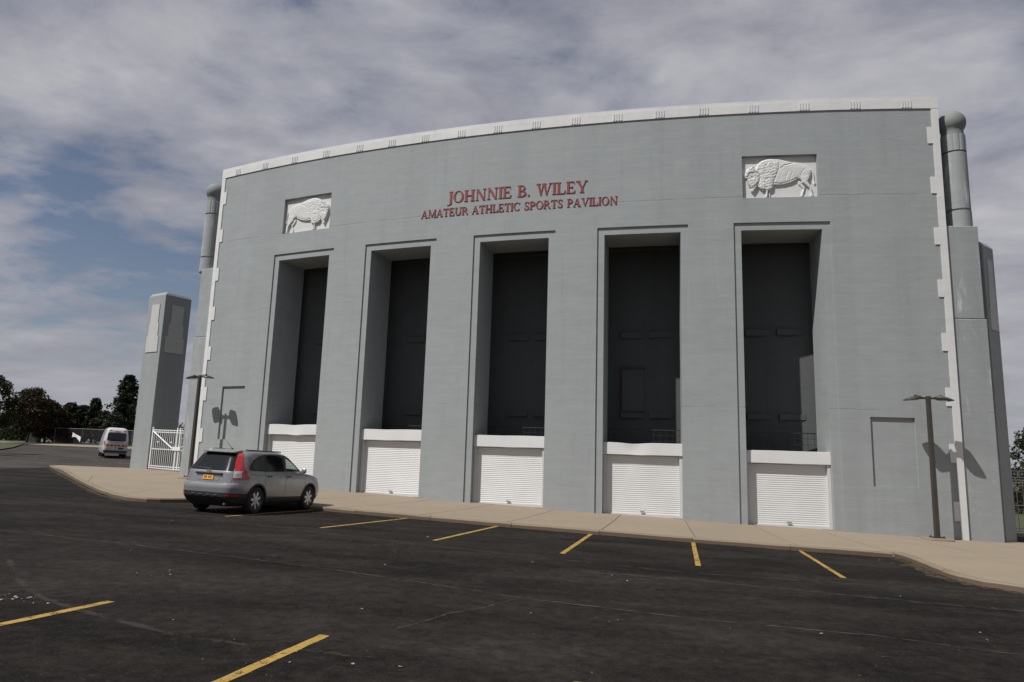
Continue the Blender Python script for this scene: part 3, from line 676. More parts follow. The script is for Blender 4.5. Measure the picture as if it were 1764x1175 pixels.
BEARD = tr([(300, 780), (380, 740), (440, 690), (430, 740), (370, 830), (335, 890), (300, 895), (275, 840)])
HIND = tr([(1300, 560), (1440, 520), (1480, 600), (1440, 660), (1480, 720), (1520, 800), (1535, 880), (1575, 965), (1545, 985), (1500, 965), (1490, 880), (1470, 810), (1400, 745), (1320, 690)])
HIND2 = tr([(1240, 645), (1310, 660), (1350, 725), (1405, 775), (1385, 850), (1360, 915), (1358, 968), (1310, 968), (1318, 900), (1345, 820), (1310, 780), (1250, 720)])
FORE = tr([(590, 800), (660, 800), (640, 880), (632, 995), (590, 995), (595, 880)])
FORE2 = tr([(640, 830), (720, 820), (690, 900), (700, 985), (655, 985), (650, 900)])
TAIL = tr([(1480, 385), (1520, 400), (1560, 470), (1580, 560), (1585, 660), (1612, 690), (1590, 745), (1560, 715), (1555, 600), (1535, 500)])
HORN = tr([(270, 365), (320, 360), (350, 400), (320, 410), (290, 395)])
def bison(u0, u1, z0, z1, flip, label):
    W, Hh = u1-u0, z1-z0; nx, ny = 230, 138
    gx, gy = np.meshgrid(np.linspace(0, 1530, nx), np.linspace(0, 862, ny)); P = np.c_[gx.ravel(), gy.ravel()]
    h = np.zeros(len(P))
    def dome(poly, base, rise, rad, add=False):
        nonlocal h
        sd = poly_sdf(P, poly); t = np.clip(sd/rad, 0, 1); edge = np.clip(sd/9.0, 0, 1)
        v = base*edge + rise*np.sqrt(np.clip(1-(1-t)**2, 0, 1))*(sd > 0)
        h = np.where(sd > 0, np.maximum(h, v) if not add else h+v, h)
    dome(FORE2, .035, .03, 30); dome(HIND2, .04, .035, 40); dome(TAIL, .03, .025, 22)
    dome(BODY, .085, .045, 120); dome(HIND, .10, .04, 50); dome(FORE, .10, .03, 24)
    dome(SHOULDER, .115, .05, 110); dome(BEARD, .11, .035, 35); dome(HEAD, .135, .05, 70); dome(CAPP, .175, .04, 35); dome(HORN, .19, .03, 18)
    rng = np.random.RandomState(3); X, Y = P[:, 0], P[:, 1]
    sh = poly_sdf(P, SHOULDER); cap = poly_sdf(P, CAPP)
    h += np.where(sh > 10, 0.0022*np.sin(X*0.075+3*np.sin(Y*0.03))*np.sin(Y*0.085+2*np.sin(X*0.04)), 0)
    h += np.where(cap > 6, 0.014*np.sin(X*0.11+Y*0.05)*np.sin(Y*0.12), 0)
    ex = np.hypot(X-tr([(300, 600)])[0][0], Y-tr([(300, 600)])[0][1]); h -= 0.03*np.exp(-(ex/22)**2)
    nz_ = np.hypot(X-tr([(265, 770)])[0][0], Y-tr([(265, 770)])[0][1]); h -= 0.035*np.exp(-(nz_/16)**2)
    for (x, y, r_, a_) in ((1000, 330, 160, .012), (600, 620, 70, .012), (560, 720, 60, .010), (1200, 420, 120, .010)):
        cx, cy = tr([(x, y)])[0]; h += np.where(h > .05, a_*np.exp(-(((X-cx)/r_)**2+((Y-cy)/r_)**2)), 0)
    for pl in ([(880, 400), (960, 340), (1150, 290)], [(740, 700), (900, 715), (1080, 660), (1230, 590)]):   # carved lines
        q = tr(pl); d = np.full(len(P), 1e9)
        for a, b in zip(q[:-1], q[1:]):
            a = np.array(a); b = np.array(b); ab = b-a; t = np.clip(((P-a)@ab)/(ab@ab), 0, 1); d = np.minimum(d, np.hypot(*(P-a-t[:, None]*ab).T))
        h -= np.where(h > .04, 0.022*np.exp(-(d/9)**2), 0)
    fur = np.zeros(len(P)); rg = np.random.RandomState(5)
    for _ in range(46):
        kx, ky, ph = rg.normal(0, .085), rg.normal(0, .085), rg.uniform(0, 6.28); fur += np.sin(X*kx+Y*ky+ph)
    fur /= 6.8; mane = np.clip(sh/25, 0, 1)+np.clip(poly_sdf(P, HEAD)/20, 0, 1)*.6+np.clip(poly_sdf(P, BEARD)/12, 0, 1)*.6+np.clip(cap/10, 0, 1)
    h += np.where(h > .06, .0075*fur*np.clip(mane, 0, 1.3), 0)+np.where(h > .06, .0022*fur, 0)
    for pl in ([(850, 300), (845, 420), (800, 540), (760, 650), (735, 760)], [(450, 690), (470, 590), (465, 500), (420, 435)], [(1290, 560), (1330, 460), (1400, 400)], [(200, 640), (260, 600), (330, 570), (430, 580)], [(990, 650), (1000, 560), (1040, 470)], [(1080, 640), (1100, 560), (1130, 480)], [(560, 700), (600, 620), (690, 600)]):
        q = tr(pl); d = np.full(len(P), 1e9)
        for a, b in zip(q[:-1], q[1:]):
            a = np.array(a); b = np.array(b); ab = b-a; t = np.clip(((P-a)@ab)/(ab@ab), 0, 1); d = np.minimum(d, np.hypot(*(P-a-t[:, None]*ab).T))
        h -= np.where(h > .05, 0.014*np.exp(-(d/10)**2), 0)
    h = np.clip(h, 0, None)*0.62
    mb = MB(); vs = []
    for (x, y), hh in zip(P, h):
        t = x/1530; t = 1-t if flip else t
        vs.append(B(u0+0.004+(W-0.008)*t, RELF+0.006+float(hh), z1-0.004-(Hh-0.008)*y/862))
    mb.add(vs, [(j*nx+i, j*nx+i+1, (j+1)*nx+i+1, (j+1)*nx+i) for j in range(ny-1) for i in range(nx-1)])
    mb.org = BL; me = mb.mesh('bison_relief', fix=False)
    # normals must face the street
    if sum(p.normal.y for p in me.polygons) > 0: me.flip_normals()
    me.polygons.foreach_set('use_smooth', [True]*len(me.polygons))
    o = link('bison_relief', me, 'relief', bld); o['label'] = label
bison(8.17, 10.68, 11.12, 12.67, False, 'white carved bison facing left in a sunken panel')
bison(-10.68, -8.17, 11.12, 12.67, True, 'white carved bison facing right in a sunken panel')

# serif lettering ----------------------------------------------------
T_, t_ = 0.165, 0.06
def rect(x0, y0, x1, y1): return [(x0, y0), (x1, y0), (x1, y1), (x0, y1)]
def slant(x0, x1, w0, w1, y0=0.0, y1=1.0): return [(x0, y0), (x0+w0, y0), (x1+w1, y1), (x1, y1)]
def serif(xc, y, w, h=0.05): return rect(xc-w/2, y, xc+w/2, y+h)
def ringq(cx, cy, ax, ay, bx, by, a0, a1, ox=0, k=14):
    out = []
    for i in range(k):
        p = [a0+(a1-a0)*(i+j)/k for j in (0, 1)]; q = [R_(x) for x in p]
        out.append([(cx+bx*math.cos(q[0])+ox, cy+by*math.sin(q[0])), (cx+ax*math.cos(q[0]), cy+ay*math.sin(q[0])), (cx+ax*math.cos(q[1]), cy+ay*math.sin(q[1])), (cx+bx*math.cos(q[1])+ox, cy+by*math.sin(q[1]))])
    return ('strip', out)
def stem(x, w=T_, sw=0.13): return [rect(x, 0, x+w, 1), serif(x+w/2, 0, w+sw), serif(x+w/2, 0.95, w+sw)]
GLY = {
 'I': (0.32, stem(0.08)), 'H': (0.86, stem(0.09)+stem(0.60)+[rect(0.2, 0.475, 0.65, 0.535)]),
 'J': (0.40, [rect(0.15, -0.02, 0.15+T_, 1), serif(0.23, 0.95, 0.30), ringq(0.04, -0.02, 0.275, 0.20, 0.11, 0.14, 0, -110, 0, 8)]),
 'O': (0.88, [ringq(0.44, 0.5, 0.42, 0.52, 0.25, 0.465, 0, 360, 0, 28)]),
 'N': (0.90, [rect(0.14, 0, 0.14+t_, 0.97), serif(0.17, 0, 0.24), slant(0.62, 0.08, 0.20, 0.20), rect(0.70, 0.03, 0.70+t_, 1), serif(0.73, 0.95, 0.24)]),
 'E': (0.70, stem(0.08)+[rect(0.2, 0, 0.62, 0.06), rect(0.2, 0.94, 0.58, 1), rect(0.2, 0.48, 0.46, 0.54), [(0.55, 0.06), (0.62, 0.0), (0.66, 0.24), (0.62, 0.24)], [(0.53, 0.94), (0.58, 1.0), (0.60, 0.78), (0.565, 0.78)], rect(0.44, 0.40, 0.48, 0.62)]),
 'B': (0.72, stem(0.08)+[ringq(0.30, 0.745, 0.29, 0.255, 0.14, 0.20, -90, 90), ringq(0.32, 0.265, 0.34, 0.265, 0.17, 0.205, -90, 90), rect(0.2, 0.0, 0.34, 0.06), rect(0.2, 0.94, 0.32, 1), rect(0.2, 0.475, 0.34, 0.535)]),
 '.': (0.24, [rect(0.05, 0, 0.19, 0.14)]),
 'W': (1.16, [slant(0.30, 0.08, 0.08, 0.18), slant(0.30, 0.50, 0.08, 0.07), slant(0.72, 0.50, 0.08, 0.18), slant(0.74, 1.00, 0.06, 0.06), serif(0.17, 0.95, 0.30), serif(0.58, 0.95, 0.30), serif(1.03, 0.95, 0.22)]),
 'L': (0.68, stem(0.08)+[rect(0.2, 0, 0.60, 0.06), [(0.54, 0.06), (0.60, 0.0), (0.65, 0.28), (0.61, 0.28)]]),
 'Y': (0.84, [rect(0.36, 0, 0.36+T_, 0.45), serif(0.44, 0, 0.30), slant(0.36, 0.06, 0.16, 0.19, 0.42, 1), slant(0.45, 0.68, 0.07, 0.06, 0.42, 1), serif(0.16, 0.95, 0.30), serif(0.72, 0.95, 0.22)]),
 'A': (0.86, [slant(0.08, 0.38, 0.06, 0.06), slant(0.58, 0.36, 0.19, 0.13), rect(0.2, 0.30, 0.62, 0.36), serif(0.11, 0, 0.24), serif(0.68, 0, 0.32)]),
 'M': (1.06, [rect(0.13, 0, 0.13+t_, 1), serif(0.16, 0, 0.24), slant(0.46, 0.10, 0.10, 0.19), slant(0.47, 0.84, 0.06, 0.06), rect(0.80, 0, 0.80+T_, 1), serif(0.88, 0, 0.30), serif(0.90, 0.95, 0.24), serif(0.14, 0.95, 0.20)]),
 'T': (0.74, [rect(0.29, 0, 0.29+T_, 1), serif(0.37, 0, 0.32), rect(0.05, 0.94, 0.69, 1), [(0.05, 1), (0.03, 0.74), (0.06, 0.74), (0.11, 0.94)], [(0.69, 1), (0.71, 0.74), (0.68, 0.74), (0.63, 0.94)]]),
 'U': (0.86, [rect(0.10, 0.30, 0.10+T_, 1), serif(0.18, 0.95, 0.32), rect(0.68, 0.30, 0.68+t_, 1), serif(0.71, 0.95, 0.24), ringq(0.42, 0.31, 0.32, 0.33, 0.17, 0.25, 180, 360, 0.0)]),
 'R': (0.82, stem(0.08)+[ringq(0.32, 0.735, 0.30, 0.265, 0.14, 0.205, -90, 90), rect(0.2, 0.94, 0.34, 1), rect(0.2, 0.47, 0.34, 0.53), slant(0.60, 0.34, 0.20, 0.16, 0.0, 0.49)]),
 'P': (0.68, stem(0.08)+[ringq(0.32, 0.72, 0.31, 0.28, 0.15, 0.22, -90, 90), rect(0.2, 0.94, 0.34, 1), rect(0.2, 0.44, 0.34, 0.50)]),
 'C': (0.82, [ringq(0.44, 0.5, 0.42, 0.52, 0.25, 0.46, 42, 318, 0, 22), [(0.72, 0.98), (0.76, 0.98), (0.76, 0.70), (0.73, 0.70)]]),
 'S': (0.64, [ringq(0.31, 0.745, 0.245, 0.27, 0.12, 0.205, 20, 262, 0, 14), ringq(0.31, 0.26, 0.26, 0.28, 0.12, 0.205, -160, 88, 0, 14), [(0.13, 0.60), (0.20, 0.66), (0.52, 0.42), (0.45, 0.34)], rect(0.53, 0.72, 0.56, 0.98), rect(0.06, 0.02, 0.09, 0.29)]),
 'V': (0.86, [slant(0.38, 0.08, 0.10, 0.19), slant(0.40, 0.70, 0.07, 0.06), serif(0.18, 0.95, 0.32), serif(0.73, 0.95, 0.24)]),
}
def lettering(text, u0, u1, z0, cap):
    adv = [GLY[ch][0] if ch != ' ' else 0.42 for ch in text]; tot = sum(adv); k = (u1-u0)/tot; x = 0.0
    for ch, a in zip(text, adv):
        if ch != ' ':
            mb = MB(); lvl = 0.0
            for pc in GLY[ch][1]:
                quads = pc[1] if isinstance(pc, tuple) else [pc]
                n0, n1 = 0.002, 0.020+lvl*0.6; lvl += 0.0016
                for q in quads:
                    area = sum(q[i][0]*q[(i+1) % 4][1]-q[(i+1) % 4][0]*q[i][1] for i in range(4))
                    if area < 0: q = list(reversed(q))
                    pts = [(u0+(x+px)*k, z0+py*cap) for px, py in q]
                    vs = [B(u, n1, z) for u, z in pts]+[B(u, n0, z) for u, z in pts]
                    b = len(mb.v); mb.add(vs, [(0, 1, 2, 3)], 0); mb.m[-1] = 0
                    mb.f += [(b+4, b+7, b+6, b+5)]+[(b+i, b+4+i, b+4+(i+1) % 4, b+(i+1) % 4) for i in range(4)]; mb.m += [1]*5
            mb.org = BL; me = mb.mesh('letter', fix=False); link('letter', me, ['red', 'letter_side'], bld)
        x += a
lettering('JOHNNIE B. WILEY', -2.72, 2.76, 11.61, 0.455)
lettering('AMATEUR ATHLETIC SPORTS PAVILION', -3.84, 3.86, 11.085, 0.31)

# ================================================================== STREET LAMPS
def lamp(u, n, h, label):
    p = B(u, n, 0); z = ZS(p[0], p[1]); root = tag(empty('street_lamp', (p[0], p[1], z), ang(u)), label, 'street lamp', 'twin head lamps by the facade')
    mb = MB(); mb.box(-0.36, 0.36, -0.32, 0.32, -0.25, 0.07); o = mb.build('footing', 'footing', root); bevel_obj(o, 0.04, 2)
    mb = MB(); mb.box(-0.17, 0.17, -0.17, 0.17, 0.05, 0.10); o = mb.build('base_plate', 'bronze', root)
    for sx in (-1, 1):
        for sy in (-1, 1): mb = MB(); mb.tube((sx*0.13, sy*0.13, 0.10), (sx*0.13, sy*0.13, 0.14), 0.02, k=6); mb.build('bolt', 'rust', root)
    mb = MB(); w0, w1 = 0.068, 0.058
    vs = [(sx*w, sy*w, zz) for zz, w in ((0.10, w0), (h, w1)) for sx, sy in ((-1, -1), (1, -1), (1, 1), (-1, 1))]
    mb.add(vs, [(0, 1, 5, 4), (1, 2, 6, 5), (2, 3, 7, 6), (3, 0, 4, 7), (4, 5, 6, 7)]); o = mb.build('pole', 'bronze', root); bevel_obj(o, 0.012, 2)
    for s in (-1, 1):
        mb = MB(); mb.box(*sorted((s*0.055, s*0.24)), -0.03, 0.03, h-0.10, h-0.04); mb.build('arm', 'bronze', root)
        # flat cobra style head, thick near the pole and thin at the tip
        prof = [(0.20, 0.06, 0.05), (0.27, 0.15, 0.10), (0.33, 0.195, 0.12), (0.50, 0.205, 0.10), (0.64, 0.20, 0.06), (0.69, 0.17, 0.035), (0.71, 0.10, 0.015)]
        vs = []; k = 12
        for x, hw, th in prof:
            for i in range(k):
                t = 2*math.pi*i/k; cy = math.copysign(abs(math.cos(t))**0.4, math.cos(t)); sz = math.sin(t)
                vs.append((s*x, hw*cy, h-0.06-0.16*(x-0.2)+(th*0.75 if sz > 0 else th*0.35)*sz))
        mb = MB(); mb.add(vs, [(j*k+i, j*k+(i+1) % k, (j+1)*k+(i+1) % k, (j+1)*k+i) for j in range(len(prof)-1) for i in range(k)]+[tuple(range(k)), tuple(range((len(prof)-1)*k, len(prof)*k))])
        hd = mb.build('lamp_head', 'bronze', root, smooth=True)
        mb = MB(); mb.lathe([(0, -0.012), (0.12, -0.010), (0.14, 0.02)], 16, (s*0.46, 0, h-0.06-0.16*0.26-0.035)); mb.build('lens', 'lens', hd, smooth=True)
        mb = MB(); mb.box(*sorted((s*0.33, s*0.40)), -0.03, 0.03, h-0.01, h+0.03); mb.build('photocell', 'bronze', hd)
lamp(13.43, 0.78, 4.36, 'dark twin head lamp post at the right end of the facade')
lamp(-13.67, 0.96, 4.30, 'dark twin head lamp post at the left end behind the car')

# ================================================================== PYLONS
def pylon(corner, a, w, d, ztop, zbot, label, side):
    """corner = front corner nearest the building, a = heading of the front face"""
    t = Vector((math.cos(a), math.sin(a), 0)); b = Vector((-math.sin(a), math.cos(a), 0)); c0 = Vector((corner[0], corner[1], 0))
    root = tag(empty('stone_pylon', (corner[0], corner[1], zbot)), label, 'pylon')
    org = (corner[0], corner[1], zbot)
    def P(x, y, z): q = c0 + t*x + b*y; return (q.x, q.y, z)     # x along front (towards building = side), y back
    x0, x1 = (-w, 0) if side > 0 else (0, w)
    mb = MB(org); ch = 0.10
    zs = [(zbot-1, 0), (ztop-0.16, 0), (ztop, ch)]; vs = []
    for z, i in zs: vs += [P(x0+i, i, z), P(x1-i, i, z), P(x1-i, d-i, z), P(x0+i, d-i, z)]
    fs = [(j*4+i, j*4+(i+1) % 4, (j+1)*4+(i+1) % 4, (j+1)*4+i) for j in range(2) for i in range(4)]+[(8, 9, 10, 11)]
    mb.add(vs, fs); o = mb.build('shaft', 'pylon', root); bevel_obj(o, 0.025, 2)
    tiers = [(ztop-0.62, ztop-1.60, 0.46), (ztop-1.60, ztop-2.25, 0.57), (ztop-2.25, ztop-3.05, 0.70)]
    for face in ('front', 'side', 'other'):
        for za, zb_, hw in tiers:
            mb = MB(org); e = 0.03
            if face == 'front':
                xc = (x0+x1)/2; hwx = hw*w/2; q = [(xc-hwx, -e), (xc+hwx, -e), (xc+hwx, 0.02), (xc-hwx, 0.02)]
            else:
                xx = x1 if face == 'side' else x0; sg = 1 if face == 'side' else -1; yc = d/2; h2 = hw*d/2
                q = [(xx+sg*e, yc-h2), (xx+sg*e, yc+h2), (xx-sg*0.02, yc+h2), (xx-sg*0.02, yc-h2)]
            vs = [P(x, y, z) for z in (zb_, za) for x, y in q]
            mb.add(vs, [(0, 1, 2, 3), (7, 6, 5, 4), (0, 4, 5, 1), (1, 5, 6, 2), (2, 6, 7, 3), (3, 7, 4, 0)]); mb.build('stepped_panel', 'pylon_panel', root)
    return root
MAT['pylon'] = painted_concrete('pylon concrete', tuple(x*0.96 for x in WALL), stain=0.6)
pylon((-17.41, 34.5), -0.56, 1.45, 1.42, 9.67, 0.88, 'free standing square grey pylon with stepped pale panels left of the gate', 1)
pylon((16.42, 23.24), 0.62, 0.85, 1.4, 9.67, -0.2, 'square grey pylon in shade behind the right buttress', 1)

# ================================================================== GATES
def gate(p0, p1, h, mat, label, squares=False, brace=True, npk=17):
    p0 = Vector(p0); p1 = Vector(p1); L = (p1-p0).length; rz = math.atan2(p1.y-p0.y, p1.x-p0.x); slope = (p1.z-p0.z)/L
    root = tag(empty('metal_gate', p0, rz), label, 'gate')
    def bar(name, x0, x1, z0, z1, w=0.04, dy=0.0, th=0.04):
        mb = MB(); vs = [(x, y+dy, z+slope*x) for x in (x0, x1) for y in (-th/2, th/2) for z in (z0, z1)]
        mb.add(vs, [(0, 1, 3, 2), (4, 6, 7, 5), (0, 4, 5, 1), (2, 3, 7, 6), (0, 2, 6, 4), (1, 5, 7, 3)]); return mb.build(name, mat, root)
    for x in (0.03, L*0.72, L*0.80): bar('post', x-0.035, x+0.035, 0.02, h+0.08, th=0.07)
    for z in (0.06, 0.16, h*0.50, h-0.16, h-0.06): bar('rail', 0.05, L, z-0.02, z+0.02)
    for i in range(npk):
        x = 0.10+(L-0.15)*(i+0.5)/npk; bar('picket', x-0.010, x+0.010, 0.08, h-0.05, th=0.02)
    if brace:
        mb = MB(); mb.tube((0.06, -0.035, h-0.12), (L*0.62, -0.035, h*0.52), 0.028, k=6); mb.build('brace', mat, root)
        mb = MB(); mb.tube((L-0.02, -0.035, h*0.66), (L*0.84, -0.035, h*0.52), 0.024, k=6); mb.build('brace', mat, root)
        mb = MB(); mb.box(L*0.64, L*0.86, -0.07, -0.02, h*0.47, h*0.56); mb.build('latch_box', mat, root)
        for x in (0.2, 0.42, 0.58): bar('rosette', x*L-0.06, x*L+0.06, h*0.66, h*0.69, dy=-0.03)
    if squares:
        n = int(L/0.30)
        for i in range(n):
            x = 0.06+i*0.30; mb = MB()
            for (a, b, c, d) in ((0, 0.26, 0, 0.03), (0, 0.26, 0.23, 0.26), (0, 0.03, 0.03, 0.23), (0.23, 0.26, 0.03, 0.23), (0.09, 0.17, 0.09, 0.12), (0.09, 0.17, 0.15, 0.18), (0.09, 0.11, 0.12, 0.15), (0.15, 0.17, 0.12, 0.15)):
                mb.box(x+a, x+b, -0.015, 0.015, h+0.02+c, h+0.02+d)
            mb.build('square_ornament', mat, root)
    return root
gate((-17.32, 34.55, 0.90), (-15.0, 33.2, 0.86), 1.93, 'gatewhite', 'white picket gate between the pylon and the facade buttress')
gate((18.42, 26.2, -0.18), (22.5, 26.6, -0.2), 1.95, 'gategrey', 'pale metal gate with square ornaments at the right edge', squares=True, brace=False, npk=16)

# ================================================================== VEHICLES
def interp(tab, x):
    if x <= tab[0][0]: return tab[0][1]
    for (a, b), (c, d) in zip(tab[:-1], tab[1:]):
        if x <= c: return b+(d-b)*(x-a)/(c-a)
    return tab[-1][1]
class Shell:
    """car body as horizontal super-ellipse outlines, so that every panel can sit on it"""
    def __init__(s, xr, xf, w, p): s.xr, s.xf, s.w, s.p = xr, xf, w, p
    def prm(s, z): a = interp(s.xr, z); b = interp(s.xf, z); return (a+b)/2, (b-a)/2, interp(s.w, z), interp(s.p, z)
    def side(s, x, z):
        xc, a, w, p = s.prm(z); t = min(1, abs((x-xc)/a)); return w*(1-t**p)**(1/p)
    def rear(s, y, z):
        xc, a, w, p = s.prm(z); t = min(1, abs(y/w)); return xc-a*(1-t**p)**(1/p)
    def front(s, y, z):
        xc, a, w, p = s.prm(z); t = min(1, abs(y/w)); return xc+a*(1-t**p)**(1/p)
    def loft(s, zs, k=72):
        bm = bmesh.new(); rows = []
        for z in zs:
            xc, a, w, p = s.prm(z); row = []
            for i in range(k):
                t = 2*math.pi*i/k; c, sn = math.cos(t), math.sin(t)
                row.append(bm.verts.new((xc+a*math.copysign(abs(c)**(2/p), c), w*math.copysign(abs(sn)**(2/p), sn), z)))
            rows.append(row)
        for r0_, r1_ in zip(rows[:-1], rows[1:]):
            for i in range(k): bm.faces.new((r0_[i], r0_[(i+1) % k], r1_[(i+1) % k], r1_[i]))
        bm.faces.new(list(reversed(rows[0]))); bm.faces.new(rows[-1]); return bm
def boolean_cut(o, cutters):
    for i, c in enumerate(cutters):
        m = o.modifiers.new('cut%d' % i, 'BOOLEAN'); m.operation = 'DIFFERENCE'; m.object = c; m.solver = 'EXACT'
    bpy.context.view_layer.update(); dg = bpy.context.evaluated_depsgraph_get()
    me = bpy.data.meshes.new_from_object(o.evaluated_get(dg)); o.modifiers.clear(); old = o.data; o.data = me; bpy.data.meshes.remove(old)
    smooth_by_angle(me, 0.6)
def tmp_obj(mb, mi):
    me = mb.mesh('cutter'); o = bpy.data.objects.new('cutter', me); COL.objects.link(o); me.materials.append(MAT['silver']); me.materials.append(MAT['black'])
    me.polygons.foreach_set('material_index', [mi]*len(me.polygons)); return o
def wheel(root, x, y, r, w, side, spokes=7):
    mb = MB(); prof = [(r*0.66, -w/2), (r*0.90, -w/2), (r*0.985, -w*0.36), (r, -w*0.2), (r, w*0.2), (r*0.985, w*0.36), (r*0.90, w/2), (r*0.66, w/2), (r*0.64, 0), (r*0.66, -w/2)]
    mb.lathe(prof, 32, (x, y, r), 'Y'); ty = mb.build('wheel', 'tyre', root, smooth=True)
    o = side*w*0.42; mb = MB()
    mb.lathe([(r*0.70, o*0.2), (r*0.70, o*1.02), (r*0.645, o*1.02), (r*0.62, o*0.6), (r*0.60, o*0.15)], 32, (x, y, r), 'Y')
    for i in range(spokes):
        t = 2*math.pi*i/spokes+0.3; ct, st = math.cos(t), math.sin(t); vs = []
        for rr, hw in ((r*0.10, r*0.085), (r*0.63, r*0.115)):
            for sg in (-1, 1):
                for yy in (o*0.35, o*0.92): vs.append((x+ct*rr-st*hw*sg, y+yy, r+st*rr+ct*hw*sg))
        mb.add(vs, [(0, 1, 5, 4), (2, 6, 7, 3), (0, 4, 6, 2), (1, 3, 7, 5), (0, 2, 3, 1), (4, 5, 7, 6)])
    mb.lathe([(0.001, o*1.0), (r*0.13, o*0.98), (r*0.15, o*0.4)], 16, (x, y, r), 'Y')
    mb.build('rim', 'alloy', ty, smooth=False)
    mb = MB(); mb.lathe([(0.001, o*0.1), (r*0.62, o*0.1)], 24, (x, y, r), 'Y'); mb.build('brake_disc', 'black', ty)
def stand(root, x, y, hx, hy, scale=1.0, lift=0.0):
    """put a vehicle on the sloping lot"""
    up = Vector((0.03, 0.01, 1)).normalized(); f = Vector((hx, hy, 0)); f = (f-up*f.dot(up)).normalized(); l = up.cross(f)
    Mx = Matrix((f, l, up)).transposed().to_4x4(); Mx.translation = Vector((x, y, G(x, y)+0.03+lift)); root.matrix_world = Mx @ Matrix.Diagonal((scale, scale, scale, 1))
def suv():
    root = tag(empty('suv'), 'silver grey SUV parked nose in to the kerb', 'car')
    S = Shell([(.20, -2.02), (.32, -2.18), (.44, -2.25), (.70, -2.265), (.765, -2.24), (.80, -2.185), (1.05, -2.15), (1.10, -2.13), (1.50, -1.87), (1.58, -1.80), (1.635, -1.70), (1.66, -1.50), (1.677, -1.0)],
              [(.20, 1.93), (.32, 2.16), (.48, 2.24), (.70, 2.25), (.82, 2.20), (.90, 2.12), (.97, 1.95), (1.02, 1.68), (1.06, 1.40), (1.09, 1.22), (1.12, 1.12), (1.30, .87), (1.50, .56), (1.58, .42), (1.63, .26), (1.66, -.02), (1.677, -.5)],
              [(.20, .80), (.30, .87), (.44, .895), (.60, .91), (.78, .912), (.90, .905), (1.03, .885), (1.09, .865), (1.30, .795), (1.50, .725), (1.58, .68), (1.63, .60), (1.66, .46), (1.677, .25)],
              [(.2, 6), (.8, 6.5), (1.1, 6.0), (1.5, 5), (1.63, 3.6), (1.677, 2.6)])
    zs = [.415, .44, .47, .50, .53, .56, .60, .64, .68, .72, .745, .765, .785, .80, .82, .84, .87, .90, .92, .935, .97, .995, 1.02, 1.04, 1.06, 1.075, 1.09, 1.105, 1.12, 1.14, 1.16, 1.18, 1.20, 1.225, 1.25, 1.275, 1.30, 1.325, 1.35, 1.375, 1.40, 1.425, 1.45, 1.475, 1.50, 1.52, 1.54, 1.56, 1.58, 1.61, 1.635, 1.65, 1.66, 1.67, 1.677]
    body = bm_obj('body', S.loft(zs, 144), ['silver', 'black'], root); low = bm_obj('lower_cladding', S.loft([.20, .25, .30, .36, .414]), ['black'], root)
    cut = []
    for ax in (-1.29, 1.33):
        for s in (-1, 1):
            mb = MB(); mb.lathe([(0.001, 0), (.40, 0), (.40, .62), (.001, .62)], 40, (ax, s*.95-(.62 if s > 0 else 0), .355), 'Y'); cut.append(tmp_obj(mb, 1))
    FW = [(0.98, 1.125), (0.74, 1.30), (0.50, 1.455), (0.30, 1.52), (0.10, 1.535), (0.02, 1.12)]
    mb = MB(); k = len(FW); ins = [(x*0.94+0.03, 1.325+(z-1.325)*0.88) for x, z in FW]
    mb.add([(x, y, z) for y in (-1, 1) for x, z in ins], [tuple(range(k)), tuple(reversed(range(k, 2*k)))]+[(i, (i+1) % k, k+(i+1) % k, k+i) for i in range(k)]); cut.append(tmp_obj(mb, 1))
    S2 = Shell([(a_, b_+.13) for a_, b_ in S.xr], [(a_, b_-.14 if a_ > 1.05 else 1.2) for a_, b_ in S.xf], [(a_, b_-.055) for a_, b_ in S.w], S.p)
    bmc = S2.loft([.70, .85, 1.0, 1.08, 1.14, 1.25, 1.4, 1.5, 1.56], 48); mec = bpy.data.meshes.new('cavity'); bmesh.ops.recalc_face_normals(bmc, faces=bmc.faces); bmc.to_mesh(mec); bmc.free()
    oc = bpy.data.objects.new('cutter', mec); COL.objects.link(oc); mec.materials.append(MAT['silver']); mec.materials.append(MAT['black']); mec.polygons.foreach_set('material_index', [1]*len(mec.polygons)); cut.append(oc)
    WS = [(-.68, 1.17), (-.62, 1.36), (-.54, 1.51), (.54, 1.51), (.62, 1.36), (.68, 1.17)]; mb = MB(); k = 6
    mb.add([(x, y, z) for x in (.1, 1.9) for y, z in WS], [tuple(range(k)), tuple(reversed(range(k, 2*k)))]+[(i, (i+1) % k, k+(i+1) % k, k+i) for i in range(k)]); cut.append(tmp_obj(mb, 1))
    boolean_cut(body, cut); boolean_cut(low, cut[:4])
    for c in cut: bpy.data.objects.remove(c, do_unlink=True)
    def on_side(poly, sg, off): return sheet(poly, lambda x, z: (x, sg*(S.side(x, z)+off), z), 0.07)
    def on_rear(poly, off, cut=0.06): return sheet(poly, lambda y, z: (S.rear(y, z)-off, y, z), cut)
    def on_front(poly, off): return sheet(poly, lambda y, z: (S.front(y, z)+off, y, z), 0.06)
    DLO = [(1.06, 1.105), (0.76, 1.325), (0.50, 1.49), (0.28, 1.555), (-0.30, 1.585), (-0.85, 1.57), (-1.20, 1.50), (-1.45, 1.39), (-1.62, 1.22), (-1.64, 1.165), (-1.55, 1.125), (-0.9, 1.11)]
    RW = [(-0.07, 1.12), (-0.07, 1.54), (-0.40, 1.55), (-0.80, 1.535), (-0.92, 1.12)]
    QW = [(-0.98, 1.13), (-0.90, 1.50), (-1.10, 1.475), (-1.35, 1.39), (-1.52, 1.25), (-1.55, 1.17), (-1.48, 1.14)]
